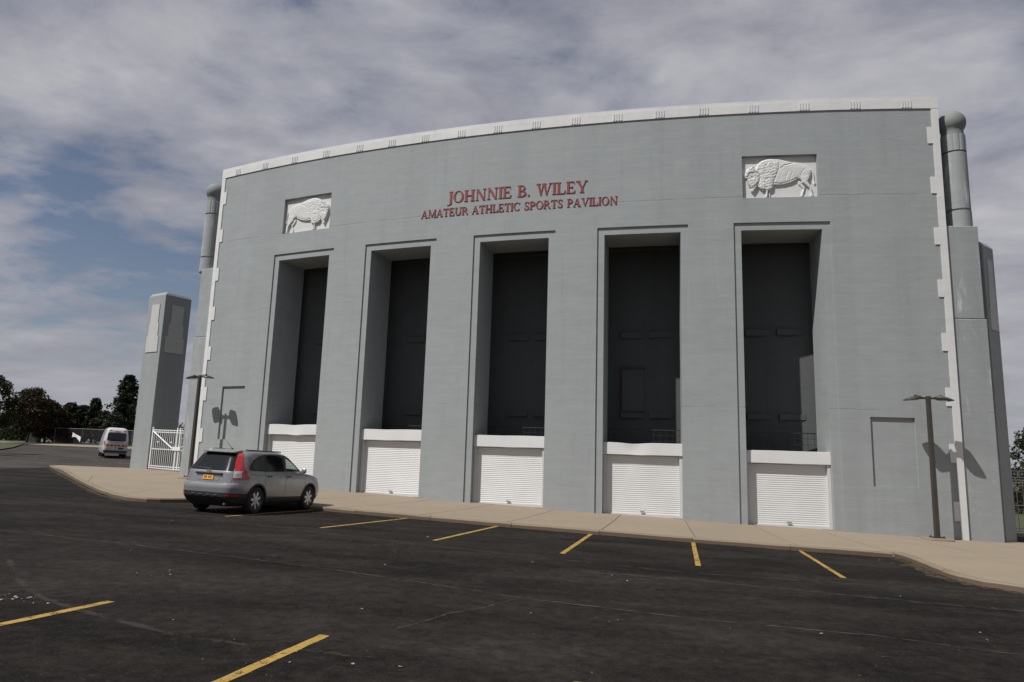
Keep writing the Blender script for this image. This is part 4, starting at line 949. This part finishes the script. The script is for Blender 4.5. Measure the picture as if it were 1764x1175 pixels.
    for sg in (-1, 1):
        # black surround as a ring: front pane left open
        ring = [[(1.06, 1.105), (0.76, 1.325), (0.50, 1.49), (0.28, 1.555), (-0.30, 1.585), (-0.30, 1.54), (0.10, 1.535), (0.30, 1.52), (0.50, 1.455), (0.74, 1.30), (0.98, 1.125), (0.99, 1.105)],
                [(0.02, 1.12), (0.10, 1.535), (-0.30, 1.545), (-0.30, 1.585), (-0.85, 1.57), (-1.20, 1.50), (-1.45, 1.39), (-1.62, 1.22), (-1.64, 1.165), (-1.55, 1.125), (-0.9, 1.11)]]
        tr0 = on_side(ring[1], sg, .004); bm_obj('window_surround', tr0, 'black', root); bm_obj('window_surround', on_side(ring[0], sg, .004), 'black', root)
        bm_obj('side_window', on_side(FW, sg, .008), 'glass', root); bm_obj('side_window', on_side(RW, sg, .008), 'darkglass', root); bm_obj('side_window', on_side(QW, sg, .008), 'darkglass', root)
        for x0, x1 in ((-.995, -.985), (.0, .01), (1.02, 1.03)):
            bm_obj('door_seam', on_side([(x0, .46), (x1, .46), (x1, 1.105), (x0, 1.105)], sg, .0025), 'black', root)
        bm_obj('door_seam', on_side([(-1.60, 1.012), (1.3, 1.002), (1.3, 1.010), (-1.60, 1.022)], sg, .0025), 'black', root)
        for hx in (-.78, .17):
            mb = MB(); y = S.side(hx, .98); mb.box(hx-.11, hx+.09, *sorted((sg*(y-.01), sg*(y+.035))), .965, .995); o = mb.build('door_handle', 'black', root); bevel_obj(o, .008, 2)
        mb = MB(); y = S.side(.9, 1.1); mb.lathe([(.001, 0), (.05, .0), (.075, .02), (.075, .06), (.045, .11), (.001, .12)], 14, (.86, sg*(y+.10), 1.145), 'X')
        mb.tube((.88, sg*(y-.05), 1.11), (.90, sg*(y+.05), 1.13), .022, k=6); mb.build('wing_mirror', 'silver', root, smooth=True)
        # wheel arch lips
        for ax in (-1.29, 1.33):
            mb = MB(); vs = []; kk = 22
            for i in range(kk+1):
                t = R_(-12)+R_(204)*i/kk
                for rr, off in ((.395, .004), (.445, .006)):
                    x = ax+rr*math.cos(t); z = max(.24, .355+rr*math.sin(t)); vs.append((x, sg*(S.side(x, z)+off), z))
            mb.add(vs, [(2*i, 2*i+1, 2*i+3, 2*i+2) for i in range(kk)]); mb.build('arch_lip', 'black' , root, smooth=True)
            wheel(root, ax, sg*.79, .355, .225, sg)
        # tall tail lamp hugging the rear corner
        def clampw(poly): return [(sg*min(abs(y), S.prm(z)[2]*.972), z) for y, z in poly]
        bm_obj('tail_lamp', on_rear(clampw([(.69, 1.10), (.60, 1.30), (.535, 1.52), (.545, 1.575), (.60, 1.57), (.665, 1.46), (.755, 1.25), (.83, 1.11), (.90, .98), (.905, .88), (.70, .88)]), .014, .012), 'tail', root)
        bm_obj('reverse_lamp', on_rear(clampw([(.69, .935), (.685, 1.10), (.80, 1.11), (.82, .935)]), .020, .012), 'tailwhite', root)
        bm_obj('rear_reflector', on_rear(clampw([(.60, .47), (.60, .51), (.83, .51), (.83, .47)]), .012, .012), 'tail', root)
        mb = MB(); mb.tube((.20, sg*.50, 1.655), (-1.45, sg*.50, 1.665), .013, k=8); mb.build('roof_rail', 'black', root)
        bm_obj('headlamp', on_front(clampw([(.50, .78), (.52, .92), (.80, .96), (.88, .86), (.86, .76)]), .01), 'tailwhite', root)
    bm_obj('rear_window', on_rear([(-.655, 1.105), (-.63, 1.30), (-.53, 1.525), (-.45, 1.55), (.45, 1.55), (.53, 1.525), (.63, 1.30), (.655, 1.105)], .008), 'darkglass', root)
    bm_obj('windscreen', on_front([(-.74, 1.15), (-.66, 1.36), (-.58, 1.54), (.58, 1.54), (.66, 1.36), (.74, 1.15)], .006), 'glass', root)
    for sg in (-1, 1):
        mb = MB(); mb.box(-.35, .0, sg*.36-.22, sg*.36+.22, .72, 1.28); mb.box(-.30, -.12, sg*.36-.12, sg*.36+.12, 1.28, 1.46); o = mb.build('front_seat', 'black', root); bevel_obj(o, .05, 2)
    bm_obj('grille', on_front([(-.45, .60), (-.45, .86), (.45, .86), (.45, .60)], .006), 'black', root)
    mb = MB(); mb.add([(-1.93, -.46, 1.592), (-1.93, .46, 1.592), (-1.62, .54, 1.662), (-1.62, -.54, 1.662), (-1.92, -.47, 1.565), (-1.92, .47, 1.565), (-1.62, .55, 1.60), (-1.62, -.55, 1.60)], [(0, 1, 2, 3), (7, 6, 5, 4), (0, 4, 5, 1), (1, 5, 6, 2), (2, 6, 7, 3), (3, 7, 4, 0)]); o = mb.build('spoiler', 'silver', root); bevel_obj(o, .012, 2)
    bm_obj('tailgate_seam', on_rear([(-.68, .795), (-.68, .803), (.68, .803), (.68, .795)], .003), 'black', root)
    for sg in (-1, 1): bm_obj('tailgate_seam', on_rear([(sg*.672, .80), (sg*.680, .80), (sg*.680, 1.10), (sg*.672, 1.10)], .003), 'black', root)
    bm_obj('plate_recess', on_rear([(-.33, .845), (-.33, .985), (.33, .985), (.33, .845)], .006), 'silver', root)
    pl = bm_obj('licence_plate', on_rear([(-.155, .865), (-.155, .985), (.155, .985), (.155, .865)], .022), 'plate', root)
    for i in range(7):
        if i == 3: continue
        y = .115-i*.034; bm_obj('plate_mark', on_rear([(y-.010, .895), (y-.010, .955), (y+.010, .955), (y+.010, .895)], .0245), 'plate_ink', pl)
    mb = MB(); mb.box(-2.205, -2.14, -.40, .40, .995, 1.045); o = mb.build('tailgate_handle', 'black', root); bevel_obj(o, .015, 2)
    mb = MB(); mb.lathe([(.001, -.02), (.055, -.02), (.06, 0)], 18, (-2.185, 0, 1.065), 'X'); mb.build('badge', 'chrome', root)
    for y in (-.34, -.12, .12, .34):
        mb = MB(); mb.box(-2.275, -2.245, y-.05, y+.05, .475, .492); mb.build('bumper_insert', 'chrome', root)
    bm_obj('bumper_valance', on_rear([(-.86, .416), (-.88, .53), (-.6, .55), (.6, .55), (.88, .53), (.86, .416)], .006, .014), 'black', root)
    mb = MB(); mb.tube((-2.10, -.05, 1.135), (-2.13, .38, 1.15), .012, k=6); mb.lathe([(.001, -.02), (.03, -.02), (.03, .03)], 10, (-2.11, -.05, 1.13), 'X'); mb.build('rear_wiper', 'black', root)
    mb = MB(); mb.tube((-1.35, 0, 1.67), (-1.62, 0, 1.86), .008, .004, 6); mb.lathe([(.03, 0), (.02, .03), (.001, .04)], 10, (-1.35, 0, 1.665)); mb.build('antenna', 'black', root)
    mb = MB(); mb.tube((-1.7, -.55, .27), (-2.16, -.55, .27), .03, k=8); mb.build('exhaust', 'steel', root)
    mb = MB(); mb.box(-1.9, 1.9, -.55, .55, .21, .30); mb.build('underbody', 'black', root)
    return root
car = suv()
hd = R_(15.5); HX, HY = math.sin(hd), math.cos(hd)
stand(car, -6.70, 19.22, HX, HY, 0.925)

def van():
    root = tag(empty('ambulance_van'), 'white ambulance van seen from behind with red and yellow chevrons', 'van')
    S = Shell([(.35, -2.75), (.6, -2.86), (1.2, -2.86), (1.6, -2.80), (2.4, -2.66), (2.55, -2.5), (2.62, -2.2)], [(.35, 2.5), (.6, 2.75), (1.0, 2.70), (1.25, 2.3), (1.6, 1.95), (2.2, 1.5), (2.5, 1.1), (2.62, .7)],
              [(.35, .93), (.6, 1.0), (1.2, 1.01), (1.6, .98), (2.2, .88), (2.5, .80), (2.62, .6)], [(.35, 9), (1.6, 9), (2.4, 7), (2.62, 4)])
    bm_obj('body', S.loft([.35, .45, .6, .9, 1.0, 1.1, 1.25, 1.4, 1.6, 1.8, 2.0, 2.2, 2.4, 2.5, 2.56, 2.62], 56), 'vanwhite', root)
    def on_rear(poly, off): return sheet(poly, lambda y, z: (S.rear(y, z)-off, y, z), 0.1)
    bm_obj('rear_window', on_rear([(-.74, 1.50), (-.72, 2.10), (-.60, 2.16), (.60, 2.16), (.72, 2.10), (.74, 1.50), (.55, 1.43), (-.55, 1.43)], .012), 'darkglass', root)
    bm_obj('reflective_band', on_rear([(-.97, .98), (-.97, 1.15), (.97, 1.15), (.97, .98)], .010), 'red_refl', root)
    for i in range(6):
        y = -.82+i*.30+(.06 if i > 2 else 0); s = .10 if i < 3 else -.10
        bm_obj('chevron', on_rear([(y, .98), (y+s, 1.15), (y+s+.14, 1.15), (y+.14, .98)], .015), 'yellow_refl', root)
    bm_obj('lettering_band', on_rear([(-.55, 1.28), (-.60, 1.33), (.60, 1.33), (.55, 1.28)], .012), 'red_refl', root)
    bm_obj('door_seam', on_rear([(-.008, .62), (-.008, 2.4), (.008, 2.4), (.008, .62)], .006), 'black', root)
    for sg in (-1, 1):
        bm_obj('tail_lamp', on_rear([(sg*.86, 1.16), (sg*.86, 1.42), (sg*.965, 1.42), (sg*.975, 1.16)], .02), 'tail', root)
        bm_obj('warning_light', on_rear([(sg*.44, 2.33), (sg*.44, 2.40), (sg*.68, 2.40), (sg*.70, 2.33)], .02), 'tail', root)
        bm_obj('warning_light', on_rear([(sg*.30, 2.20), (sg*.30, 2.30), (sg*.68, 2.30), (sg*.70, 2.20)], .02), 'tailwhite', root)
        mb = MB(); mb.box(1.3, 1.5, *sorted((sg*1.0, sg*1.25)), 1.35, 1.65); mb.build('wing_mirror', 'black', root)
        for ax in (-1.75, 1.75): wheel(root, ax, sg*.84, .35, .26, sg, 6)
    bm_obj('destination_panel', on_rear([(-.24, 2.19), (-.24, 2.31), (.24, 2.31), (.24, 2.19)], .02), 'orange', root)
    bm_obj('licence_plate', on_rear([(-.62, .74), (-.62, .88), (-.20, .88), (-.20, .74)], .02), 'plate_ink', root)
    mb = MB(); mb.box(-3.05, -2.78, -.92, .92, .45, .62); mb.build('rear_step', 'black', root)
    mb = MB(); mb.box(-3.07, -3.0, -.88, .88, .40, .45); mb.build('step_edge', 'steel', root)
    return root
vn = van()
d = Vector((-34.6, 62.5)).normalized(); d2 = Matrix.Rotation(R_(4), 2) @ d
stand(vn, -36.2, 65.2, d2.x, d2.y, 1.0)
def sedan(label, loc, rz, mat):
    root = tag(empty('parked_car', loc, rz), label, 'car')
    S = Shell([(.2, -2.2), (.5, -2.25), (.85, -2.2), (.93, -2.0), (.97, -1.65), (1.2, -1.2), (1.38, -.8), (1.43, -.4)], [(.2, 2.1), (.5, 2.25), (.75, 2.15), (.85, 1.7), (.92, 1.1), (1.2, .6), (1.38, .2), (1.43, -.1)],
              [(.2, .8), (.5, .9), (.9, .88), (.97, .84), (1.2, .72), (1.38, .6), (1.43, .4)], [(.2, 6), (.9, 6), (1.43, 3)])
    bm_obj('body', S.loft([.2, .35, .5, .7, .8, .85, .89, .93, .97, 1.08, 1.2, 1.3, 1.38, 1.43], 40), mat, root)
    for sg in (-1, 1):
        bm_obj('side_window', sheet([(.75, .98), (.42, 1.27), (.1, 1.34), (-.7, 1.34), (-1.0, 1.24), (-1.35, .99)], lambda x, z: (x, sg*(S.side(x, z)+.01), z), .15), 'darkglass', root)
        for ax in (-1.3, 1.35): wheel(root, ax, sg*.76, .31, .2, sg, 5)
    for nm, fn in (('rear_window', lambda y, z: (S.rear(y, z)-.01, y, z)), ('windscreen', lambda y, z: (S.front(y, z)+.01, y, z))):
        bm_obj(nm, sheet([(-.62, 1.0), (-.5, 1.32), (.5, 1.32), (.62, 1.0)], fn, .15), 'darkglass', root)
sedan('small grey car on the far road under the left trees', (-82.0, 118.0, G(-82, 118)), R_(160), 'carblue')

# ================================================================== TREES
def leaves(mb, c, rad, n, size, flat=1.0, rng=random):
    for _ in range(n):
        while True:
            x, y, z = rng.uniform(-1, 1), rng.uniform(-1, 1), rng.uniform(-1, 1)
            if x*x+y*y+z*z <= 1: break
        k = (x*x+y*y+z*z)**0.5; k = 1 if k < 1e-3 else (0.45+0.55*k)/max(k, .3) if k > .3 else 1
        p = Vector((c[0]+x*k*rad, c[1]+y*k*rad, c[2]+z*k*rad*flat))
        a = Vector((rng.gauss(0, 1), rng.gauss(0, 1), rng.gauss(0, .7))).normalized(); b = a.orthogonal().normalized(); q = a.cross(b); s = size*rng.uniform(.6, 1.3)
        t = rng.uniform(0, 6.28); u_ = b*math.cos(t)+q*math.sin(t); w_ = b*-math.sin(t)+q*math.cos(t)
        i = len(mb.v); mb.v += [tuple(p-u_*s-w_*s*.25), tuple(p+u_*s*.2-w_*s*.6), tuple(p+u_*s+w_*s*.2), tuple(p-u_*s*.1+w_*s*.6)]; mb.f.append((i, i+1, i+2, i+3)); mb.m.append(0)
def broadleaf(name, label, x, y, h, rad, mat, seed, clumps=34, per=70, leaf=0.22, trunk=0.30, low=0.22):
    rng = random.Random(seed); z = G(x, y)-0.1; root = tag(empty(name, (x, y, z)), label, 'tree', 'trees along the far verge')
    tb = MB(); tb.tube((0, 0, 0), (rng.uniform(-.2, .2), rng.uniform(-.2, .2), h*.34), trunk*.5, trunk*.36, 9)
    top = Vector(tb.v[-1]); cb = MB()
    cs = []
    for i in range(int(clumps*1.6)):
        t = rng.uniform(low, 1.0); prof = math.sin(math.pi*min(1, (t-low)/(1-low)*.86+.12))**.7
        a = rng.uniform(0, 6.28); rr = rad*prof*rng.uniform(.35, 1.0); cs.append((math.cos(a)*rr, math.sin(a)*rr, h*(t*.94)))
    for c in cs:
        leaves(cb, c, rad*rng.uniform(.16, .36), per, leaf*.8, .75, rng)
    for c in rng.sample(cs, min(12, len(cs))):
        s0 = Vector((0, 0, h*rng.uniform(.22, .5))); m = (s0+Vector(c))/2+Vector((0, 0, .3)); tb.tube(s0, m, trunk*.22, trunk*.13, 6); tb.tube(m, c, trunk*.13, .02, 5)
    tb.build('trunk', 'trunk', root, smooth=True, fix=False); cb.build('crown', mat, root, fix=False); return root
def pine(name, label, x, y, h, rad, seed, layers=17):
    rng = random.Random(seed); z = G(x, y)-0.1; root = tag(empty(name, (x, y, z)), label, 'tree', 'trees along the far verge')
    tb = MB(); tb.tube((0, 0, 0), (0, 0, h*.97), .20, .03, 8); cb = MB()
    for i in range(layers):
        t = .12+.86*i/(layers-1); L = rad*(1-t)**.72*rng.uniform(.8, 1.15)+.22; nb = rng.randint(4, 6); a0 = rng.uniform(0, 6.28)
        for k in range(nb):
            a = a0+6.28*k/nb+rng.uniform(-.3, .3); l = L*rng.uniform(.65, 1.1); e = Vector((math.cos(a)*l, math.sin(a)*l, h*t+l*.28)); s0 = Vector((0, 0, h*t)); tb.tube(s0, e, .045, .012, 4, cap=False)
            for q in (.35, .62, .85, 1.0):
                p = s0+(e-s0)*q; leaves(cb, (p.x, p.y, p.z+.05), .30+.26*l*.35, 17, .17, .6, rng)
    tb.build('trunk', 'trunk', root, fix=False); cb.build('crown', 'needle', root, fix=False); return root
broadleaf('broadleaf_tree', 'tallest dark tree cut by the left edge of the picture', -61.3, 84.0, 8.4, 3.0, 'leaf_green', 1, 48, 90, .17, low=.30)
broadleaf('broadleaf_tree', 'reddish brown tree just right of the leftmost tall tree', -60.25, 89.0, 7.0, 2.5, 'leaf_autumn', 2, 44, 90, .16, low=.26)
broadleaf('broadleaf_tree', 'russet tree in the middle of the left row over the dark screen', -59.97, 92.0, 5.7, 2.3, 'leaf_autumn', 3, 40, 90, .16, low=.2)
broadleaf('broadleaf_tree', 'low brown tree at the right end of the russet row', -59.6, 94.5, 4.8, 2.0, 'leaf_autumn', 4, 34, 80, .16, low=.15)
broadleaf('broadleaf_tree', 'far green tree glimpsed behind the russet row', -76.0, 112.0, 8.6, 3.6, 'leaf_green', 12, 40, 70)
pine('pine_tree', 'broad dark pine behind the white banner on the fence', -60.3, 97.2, 5.3, 2.3, 5)
pine('pine_tree', 'dark pine standing right of the white banner behind the fence', -58.7, 97.6, 5.0, 2.1, 15)
pine('pine_tree', 'slender pointed pine rising between the banner and the ambulance', -56.3, 96.0, 6.0, 1.15, 6)
broadleaf('shrub_tree', 'small ochre tree right above the ambulance', -53.2, 93.0, 4.5, 1.5, 'leaf_autumn', 7, 30, 70, .14, .16, .1)
pine('pine_tree', 'tall dark pine partly hidden by the left pylon', -49.9, 92.0, 9.0, 2.7, 8, 20)
pine('pine_tree', 'dark pine between the ambulance and the tall pine', -52.0, 95.5, 5.3, 2.2, 18, 15)
broadleaf('broadleaf_tree', 'green tree behind the gate at the right edge', 44.0, 60.0, 6.7, 2.6, 'leaf_green', 9, 40, 90, .16, .3, .05)
broadleaf('shrub_tree', 'low yellowish shrub behind the gate at the right edge', 37.2, 51.0, 2.6, 1.7, 'leaf_autumn', 10, 22, 60, .12, .12, .05)
broadleaf('broadleaf_tree', 'street tree outside the left edge shading the access road', -42.6, 50.6, 8.4, 2.3, 'leaf_green', 21, 34, 70, .2)
broadleaf('broadleaf_tree', 'taller street tree outside the left edge beyond the first', -47.2, 57.5, 10.8, 2.8, 'leaf_green', 22, 38, 70, .2)
broadleaf('broadleaf_tree', 'nearest street tree outside the left edge shading the dark lot', -19.3, 16.4, 8.2, 2.0, 'leaf_green', 23, 30, 70, .2)
def woodland():
    rng = random.Random(31); mb = MB()
    for i in range(170):
        x = rng.uniform(-84, -50); y = 108+rng.uniform(0, 10)-(x+67)*.1; leaves(mb, (x, y, G(x, y)+rng.uniform(.1, 3.5)), rng.uniform(.9, 1.7), 60, .26, .9, rng)
    tag(mb.build('far_woodland', 'leaf_green', fix=False), 'dark mass of undergrowth behind the fence and pines', 'woodland', kind='stuff')
woodland()

# ================================================================== FENCE, BANNER, FAR BUILDING
def fence(pts, h, label):
    p0 = Vector((pts[0][0], pts[0][1], G(*pts[0]))); root = tag(empty('chain_link_fence', p0), label, 'fence'); org = tuple(p0)
    sp = subdiv(pts, 3.0)
    for x, y in sp:
        mb = MB(org); z = G(x, y); mb.tube((x, y, z-.1), (x, y, z+h+.05), .035, k=6); mb.build('post', 'steel', root)
    for (a, b), (c, d_) in zip(sp[:-1], sp[1:]):
        z0, z1 = G(a, b), G(c, d_); mb = MB(org); mb.tube((a, b, z0+h), (c, d_, z1+h), .028, k=6); mb.build('top_rail', 'steel', root)
        mb = MB(org); mb.add([(a, b, z0+.05), (c, d_, z1+.05), (c, d_, z1+h), (a, b, z0+h)], [(0, 1, 2, 3)]); mb.build('mesh_panel', 'fence_mesh', root, fix=False)
    return root, org
FP = [(-62.3, 92.2), (-54.0, 90.0), (-46.5, 87.8), (-38, 85.8), (-29, 83.5)]
fr_, fo = fence(FP, 1.9, 'dark chain link fence in front of the pines beyond the lot')
def screen():
    a = Vector((-62.2, 92.05)); b = Vector((-60.0, 91.45)); z = G(-61, 91.8); root = tag(empty('windscreen_panel', (a.x, a.y, z)), 'dark cloth screen tied to the left end of the fence', 'screen')
    org = (a.x, a.y, z); mb = MB(org); k = 14; vs = []
    for j, zz in ((0, .02), (1, 1.0), (2, 1.95)):
        for i in range(k+1):
            p = a+(b-a)*i/k; w = .04*math.sin(i*1.7+j); vs.append((p.x+w*.3, p.y-.03+w*.5, G(p.x, p.y)+zz+(.03*math.sin(i*.9) if j == 2 else 0)))
    mb.add(vs, [(j*(k+1)+i, j*(k+1)+i+1, (j+1)*(k+1)+i+1, (j+1)*(k+1)+i) for j in range(2) for i in range(k)]); mb.build('cloth', 'windscreen', root, smooth=True, fix=False)
screen()
def banner():
    a = Vector((-55.35, 90.22)); b = Vector((-54.05, 89.86)); root = tag(empty('white_banner', (a.x, a.y, G(a.x, a.y))), 'white banner sagging at a slant on the chain link fence', 'banner')
    org = (a.x, a.y, G(a.x, a.y)); mb = MB(org); k = 10; vs = []
    for i in range(k+1):
        t = i/k; p = a+(b-a)*t; z = G(p.x, p.y)
        top = 1.45-.55*t; bot = .85-.62*t**2+.10*math.sin(t*3.1)
        for q in (0, .5, 1): vs.append((p.x, p.y-.06+.05*math.sin(t*6+q*2), z+bot+(top-bot)*q))
    mb.add(vs, [(i*3+j, (i+1)*3+j, (i+1)*3+j+1, i*3+j+1) for i in range(k) for j in range(2)]); mb.build('sheet', 'tarp', root, smooth=True, fix=False)
banner()
def far_house():
    x, y = -118, 165; z = G(x, y); root = tag(empty('far_building', (x, y, z), R_(28)), 'pale low building far behind the left trees', 'building')
    mb = MB(); mb.box(-24, 7, 0, 9, -.5, 3.6); mb.build('wall', 'pale_house', root)
    mb = MB(); mb.add([(-25, -.8, 3.5), (8, -.8, 3.5), (8, 9.8, 3.5), (-25, 9.8, 3.5), (-22, 4.5, 5.2), (5, 4.5, 5.2)], [(0, 1, 5, 4), (1, 2, 5), (2, 3, 4, 5), (3, 0, 4), (3, 2, 1, 0)]); mb.build('roof', 'roofing', root)
    for i in range(5):
        mb = MB(); mb.box(-21+i*5.6, -19+i*5.6, -.06, .05, 1.0, 2.5); w_ = mb.build('window', 'darkglass', root)
        mb = MB(); mb.box(-21.1+i*5.6, -18.9+i*5.6, -.12, -.061, .88, 1.0); mb.build('sill', 'vanwhite', w_)
far_house()

# ================================================================== LITTER
def litter():
    rng = random.Random(11); mb = MB()
    spots = [(-4.77, 7.08, .28, 26), (-4.2, 8.9, .25, 6), (-1.2, 5.7, .5, 3), (1.0, 8.5, 3, 10), (-4, 12, 4, 14), (4, 9, 4, 12), (7.5, 16.2, 1.3, 14), (-26, 55, 6, 25), (-2, 6.2, 1, 4), (0.0, 18.2, 3.5, 10), (8.6, 14.4, .3, 16)]
    for cx, cy, sp, n in spots:
        for _ in range(n):
            x, y = rng.gauss(cx, sp*.6), rng.gauss(cy, sp*.6); s = rng.uniform(.006, .022)*(2.5 if cy > 40 else 1); t = rng.uniform(0, 6.28); z = G(x, y)+.036
            if un(x, y)[1] < 6.5 and cy < 30: continue
            pts = [(x+s*math.cos(t+k*1.57+rng.uniform(-.4, .4)), y+s*math.sin(t+k*1.57+rng.uniform(-.4, .4)), z+rng.uniform(0, s*.7)) for k in range(4)]
            mb.add(pts, [(0, 1, 2, 3)])
    tag(mb.build('scattered_litter', 'paper', fix=False), 'small scraps of paper and grit scattered over the asphalt', 'litter', kind='stuff')
litter()
def cup():
    x, y = 9.0, 17.15; root = tag(empty('paper_cup', (8.92, 16.95, G(8.92, 16.95)+.04), R_(30)), 'crushed white paper cup lying in the gutter by the kerb corner', 'cup')
    mb = MB(); mb.lathe([(.001, 0), (.032, 0), (.034, .004), (.046, .125), (.049, .128), (.044, .127), (.031, .01)], 16, (-.06, 0, .044), 'X'); mb.build('cup_body', 'tarp', root, smooth=True)
    mb = MB(); mb.lathe([(.050, .120), (.052, .138), (.02, .142), (.001, .142)], 16, (-.06, 0, .044), 'X'); mb.build('lid', 'gatewhite', root, smooth=True)
cup()
